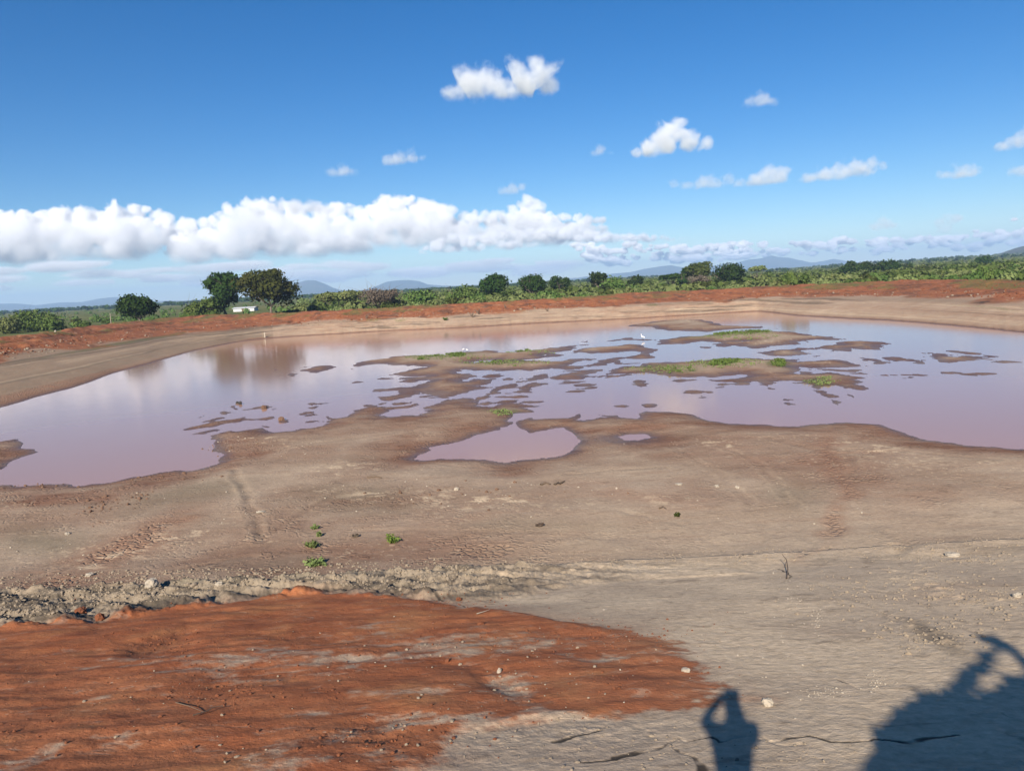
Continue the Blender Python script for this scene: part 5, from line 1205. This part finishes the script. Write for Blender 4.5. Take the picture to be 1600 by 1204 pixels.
Lx = pr[0] - pl[0]; zw = at_y(384, 481, SD)[2] - g.z
mesh_np('wall', *box(0, 0, zw / 2 - .2, Lx, 5, zw + .4), M['white'], False, t)
rv = np.array([(-Lx / 2 - .4, -2.9, zw), (Lx / 2 + .4, -2.9, zw), (Lx / 2 + .4, 0, zw + .35), (-Lx / 2 - .4, 0, zw + .35), (Lx / 2 + .4, 2.9, zw), (-Lx / 2 - .4, 2.9, zw)])
rv = np.concatenate([rv, rv + (0, 0, .06)]); mesh_np('roof', rv, np.array([(0, 3, 2, 1), (3, 5, 4, 2), (6, 7, 8, 9), (9, 8, 10, 11), (0, 1, 7, 6), (5, 11, 10, 4)]), M['sheet'], False, t)
mesh_np('door', *box(Lx * .12 - 1.3, -2.52, zw * .42, .95, .06, zw * .84), M['twig'], False, t)

# ------------------------------------------------------------------ birds
def skin_body(name, verts, edges, radii, mat, parent=None, sub=2, root=0):
    me = bpy.data.meshes.new(name); me.from_pydata(verts, edges, [])
    o = bpy.data.objects.new(name, me); COL.objects.link(o)
    if parent: o.parent = parent
    sk = o.modifiers.new('skin', 'SKIN'); sk.use_smooth_shade = True
    o.modifiers.new('sub', 'SUBSURF').levels = sub; o.modifiers['sub'].render_levels = sub
    for i, r in enumerate(radii):
        d = me.skin_vertices[0].data[i]; d.radius = (r, r) if not isinstance(r, tuple) else r; d.use_root = (i == root)
    me.materials.append(mat)
    return o
def egret(px, py, rz, label, s=1.0, stretch=True, group=None):
    g = spot(px, py); g = Vector((g.x, g.y, max(g.z, 0)))
    t = empty('egret', g, label, 'bird', group, rz); t.scale = (s, s, s)
    nk = [(.17, 0, .42), (.215, 0, .50), (.18, 0, .58), (.20, 0, .66), (.235, 0, .685)] if stretch else [(.15, 0, .40), (.17, 0, .44), (.15, 0, .48), (.18, 0, .51), (.21, 0, .515)]
    V = [(-.22, 0, .27), (-.10, 0, .32), (.04, 0, .36), (.12, 0, .38)] + nk
    skin_body('body', V, [(i, i + 1) for i in range(len(V) - 1)], [(.025, .02), .065, .085, .06, .035, .027, .026, .032, .028], M['egret'], t, 2, 2)
    h = V[-1]; v, f = tube([(h[0] + .015, 0, h[2]), (h[0] + .10, 0, h[2] - .015)], [.014, .002], 6); mesh_np('beak', v, f, M['beak'], True, t)
    for sgn in (-1, 1):
        v, f = tube([(.0, .03 * sgn, .31), (.03, .03 * sgn, .17), (.0, .03 * sgn, .0), (.06, .03 * sgn, .0)], [.014, .010, .008, .005], 6); mesh_np('leg', v, f, M['dark'], True, t)
    return t
egret(1005, 531, 2.6, 'white egret standing in the far shallows right of middle', 1.0)
egret(724, 549.5, .4, 'white egret on the upper island edge, left of a pair', .62, False)
egret(730, 549.3, 2.8, 'white egret on the upper island edge, right of a pair', .62, False)

# ------------------------------------------------------------------ the photographer, standing on the crest behind the lens
ph = empty('person', (-.08, -.30, float(drop(-.08, -.30).z)), 'person on the bank crest holding up a phone, casting the near shadow', 'person')
ph.scale = (.84, .88, 1.0)
zc = HC - ph.location.z
def rel(x, y, z): return (x - .04, y + .46, z)
B = [(0, 0, .95), (0, .0, 1.12), (0, .0, 1.32), (0, .01, 1.44), (0, .02, 1.52), (0, .05, 1.60), (0, .05, 1.69)]
E = [(0, 1), (1, 2), (2, 3), (3, 4), (4, 5), (5, 6)]; R = [(.15, .11), (.14, .10), (.165, .11), (.12, .09), .06, (.10, .11), (.088, .095)]
for s_ in (-1, 1):
    i = len(B); B += [(.10 * s_, 0, .90), (.12 * s_, .02, .50), (.13 * s_, -.02, .09), (.14 * s_, .14, .04)]; R += [.095, .062, .043, (.04, .035)]
    E += [(0, i), (i, i + 1), (i + 1, i + 2), (i + 2, i + 3)]
    i = len(B)
    if s_ < 0: B += [(-.18, .0, 1.42), (-.31, .08, 1.45), (-.04, .18, 1.67)]
    else: B += [(.18, .0, 1.42), (.20, .10, 1.22), (.10, .20, 1.60)]
    R += [.07, .058, .042]; E += [(2, i), (i, i + 1), (i + 1, i + 2)]
pb = skin_body('body', B, E, R, M['skin'], ph, 2, 0)
for s_, w in ((-1, (-.04, .18, 1.67)), (1, (.10, .20, 1.60))):
    for k in range(5):
        d = Vector((-s_ * (.05 if k else .02), .03, .035 - .018 * k)); b = Vector(w)
        skin_body('finger', [tuple(b), tuple(b + d * .7 + Vector((0, .02, 0))), tuple(b + d * 1.35 + Vector((0, .02, -.004)))], [(0, 1), (1, 2)], [.011, .0095, .007], M['skin'], ph, 1, 0)
skin_body('shirt', [(0, 0, .98), (0, 0, 1.14), (0, 0, 1.32), (0, .01, 1.43), (-.18, 0, 1.42), (-.29, .07, 1.465), (.18, 0, 1.42), (.225, .07, 1.33)], [(0, 1), (1, 2), (2, 3), (2, 4), (4, 5), (2, 6), (6, 7)], [(.155, .12), (.145, .11), (.165, .12), (.13, .10), .088, .078, .085, .075], M['shirt'], ph, 2, 1)
tr = skin_body('trousers', [(0, 0, .97)] + [(.10 * s_, 0, .90) for s_ in (-1, 1)] + [(.12 * s_, .02, .50) for s_ in (-1, 1)] + [(.13 * s_, -.01, .13) for s_ in (-1, 1)], [(0, 1), (0, 2), (1, 3), (2, 4), (3, 5), (4, 6)], [(.165, .125), .11, .11, .078, .078, .062, .062], M['trousers'], ph, 2, 0)
hv = I2[0] * (.098, .115, .10); hv = hv[:]; mesh_np('hair', hv + (0, .035, 1.685), I2[1], M['dark'], True, ph)
pn = mesh_np('phone', *box(0, -.012, HC - .005, .155, .009, .075), M['phone'], False); tag(pn, 'black phone held up in front of the face', 'phone')

# ------------------------------------------------------------------ the leafy shrub beside the photographer, whose shadow falls on the slope
SH = [(1357, 1204), (1366, 1180), (1376, 1155), (1372, 1148), (1392, 1132), (1400, 1112), (1412, 1105), (1440, 1085), (1462, 1085), (1490, 1080), (1500, 1062), (1512, 1045), (1528, 1030), (1530, 1020), (1545, 1018), (1552, 1030), (1548, 1042), (1535, 1048), (1525, 1060), (1520, 1075), (1512, 1090), (1530, 1092), (1550, 1080), (1568, 1072), (1580, 1060), (1600, 1058), (1700, 1000), (1700, 1330), (1330, 1330)]
def back(p, y):
    t_ = (p[1] - y) / light_dir[1]; return np.array(p) - light_dir * t_
gs = drop(3.0, -1.1); sb = empty('leafy_shrub', gs, 'dense leafy shrub on the crest whose shadow fills the lower right corner', 'shrub')
f_ = in_px(SH); c = []
while len(c) < 5200:
    q = f_()
    if q is None: continue
    c.append(back(q, -1.1 + rng.uniform(-.45, .45)))
for k in range(1500):
    c.append(np.array([rng.uniform(1.9, 4.9), rng.uniform(-1.7, -.6), rng.uniform(gs.z + .05, gs.z + 1.5)]))
c = np.array(c) - np.array(gs); nn = NR_.normal(size=c.shape); nn /= np.linalg.norm(nn, axis=1)[:, None]
V, F, T = leaf_cards(c, nn, NR_.uniform(.07, .14, len(c)), NR_.random(len(c))); leaf_mesh('foliage', V, F, T, M['leaf_mid'], sb)
br = []
def limb(px, r0_, r1_):
    P = [back(spot(x, y), -1.1) - np.array(gs) for x, y in px]; br.append(tube(P, np.linspace(r0_, r1_, len(P)), 7))
limb([(1640, 1110), (1612, 1050), (1600, 1032), (1588, 1020), (1570, 1008), (1552, 1000), (1535, 994)], .06, .035)
limb([(1440, 1180), (1490, 1100), (1520, 1050), (1545, 1022), (1568, 1010)], .07, .02)
limb([(1500, 1130), (1545, 1092), (1580, 1068), (1610, 1052)], .05, .03)
for e in [(-.8, .1, 1.4), (.1, 0, 1.9), (.9, -.1, 1.7), (1.5, 0, 1.5), (-.2, -.2, 1.6)]:
    br.append(tube([(.2, 0, -.2), (np.array(e) * .5 + [.1, .05, .1]), e], [.08, .06, .03], 7))
v, f = join(br); mesh_np('branches', v, f, M['bark'], True, sb)
c = []
for px in [(1538, 996), (1548, 997), (1560, 1004), (1575, 1010), (1590, 1022), (1600, 1034), (1555, 1014), (1548, 1022)]:
    for k in range(26): c.append(back(spot(px[0] + rng.gauss(0, 4), px[1] + rng.gauss(0, 3)), -1.1 + rng.gauss(0, .1)) - np.array(gs))
c = np.array(c); nn = NR_.normal(size=c.shape); nn /= np.linalg.norm(nn, axis=1)[:, None]
V, F, T = leaf_cards(c, nn, NR_.uniform(.04, .08, len(c)), NR_.random(len(c))); leaf_mesh('leafy_sprays', V, F, T, M['leaf_mid'], sb)

# bushes that would share their words are told apart by their order along the bank
by = {}
for o in COL.objects:
    if o.get('category') == 'bush' and o.name.startswith('bush'): by.setdefault(o['label'], []).append(o)
NTHS = ['leftmost', 'second from left', 'third from left', 'fourth from left', 'fifth from left', 'sixth from left', 'seventh from left', 'eighth from left', 'ninth from left', 'tenth from left', 'eleventh from left', 'twelfth from left']
for lb, os_ in by.items():
    if len(os_) > 1:
        for i, o in enumerate(sorted(os_, key=lambda o: o.location.x / o.location.y)): o['label'] = lb + ', ' + NTHS[min(i, 11)]
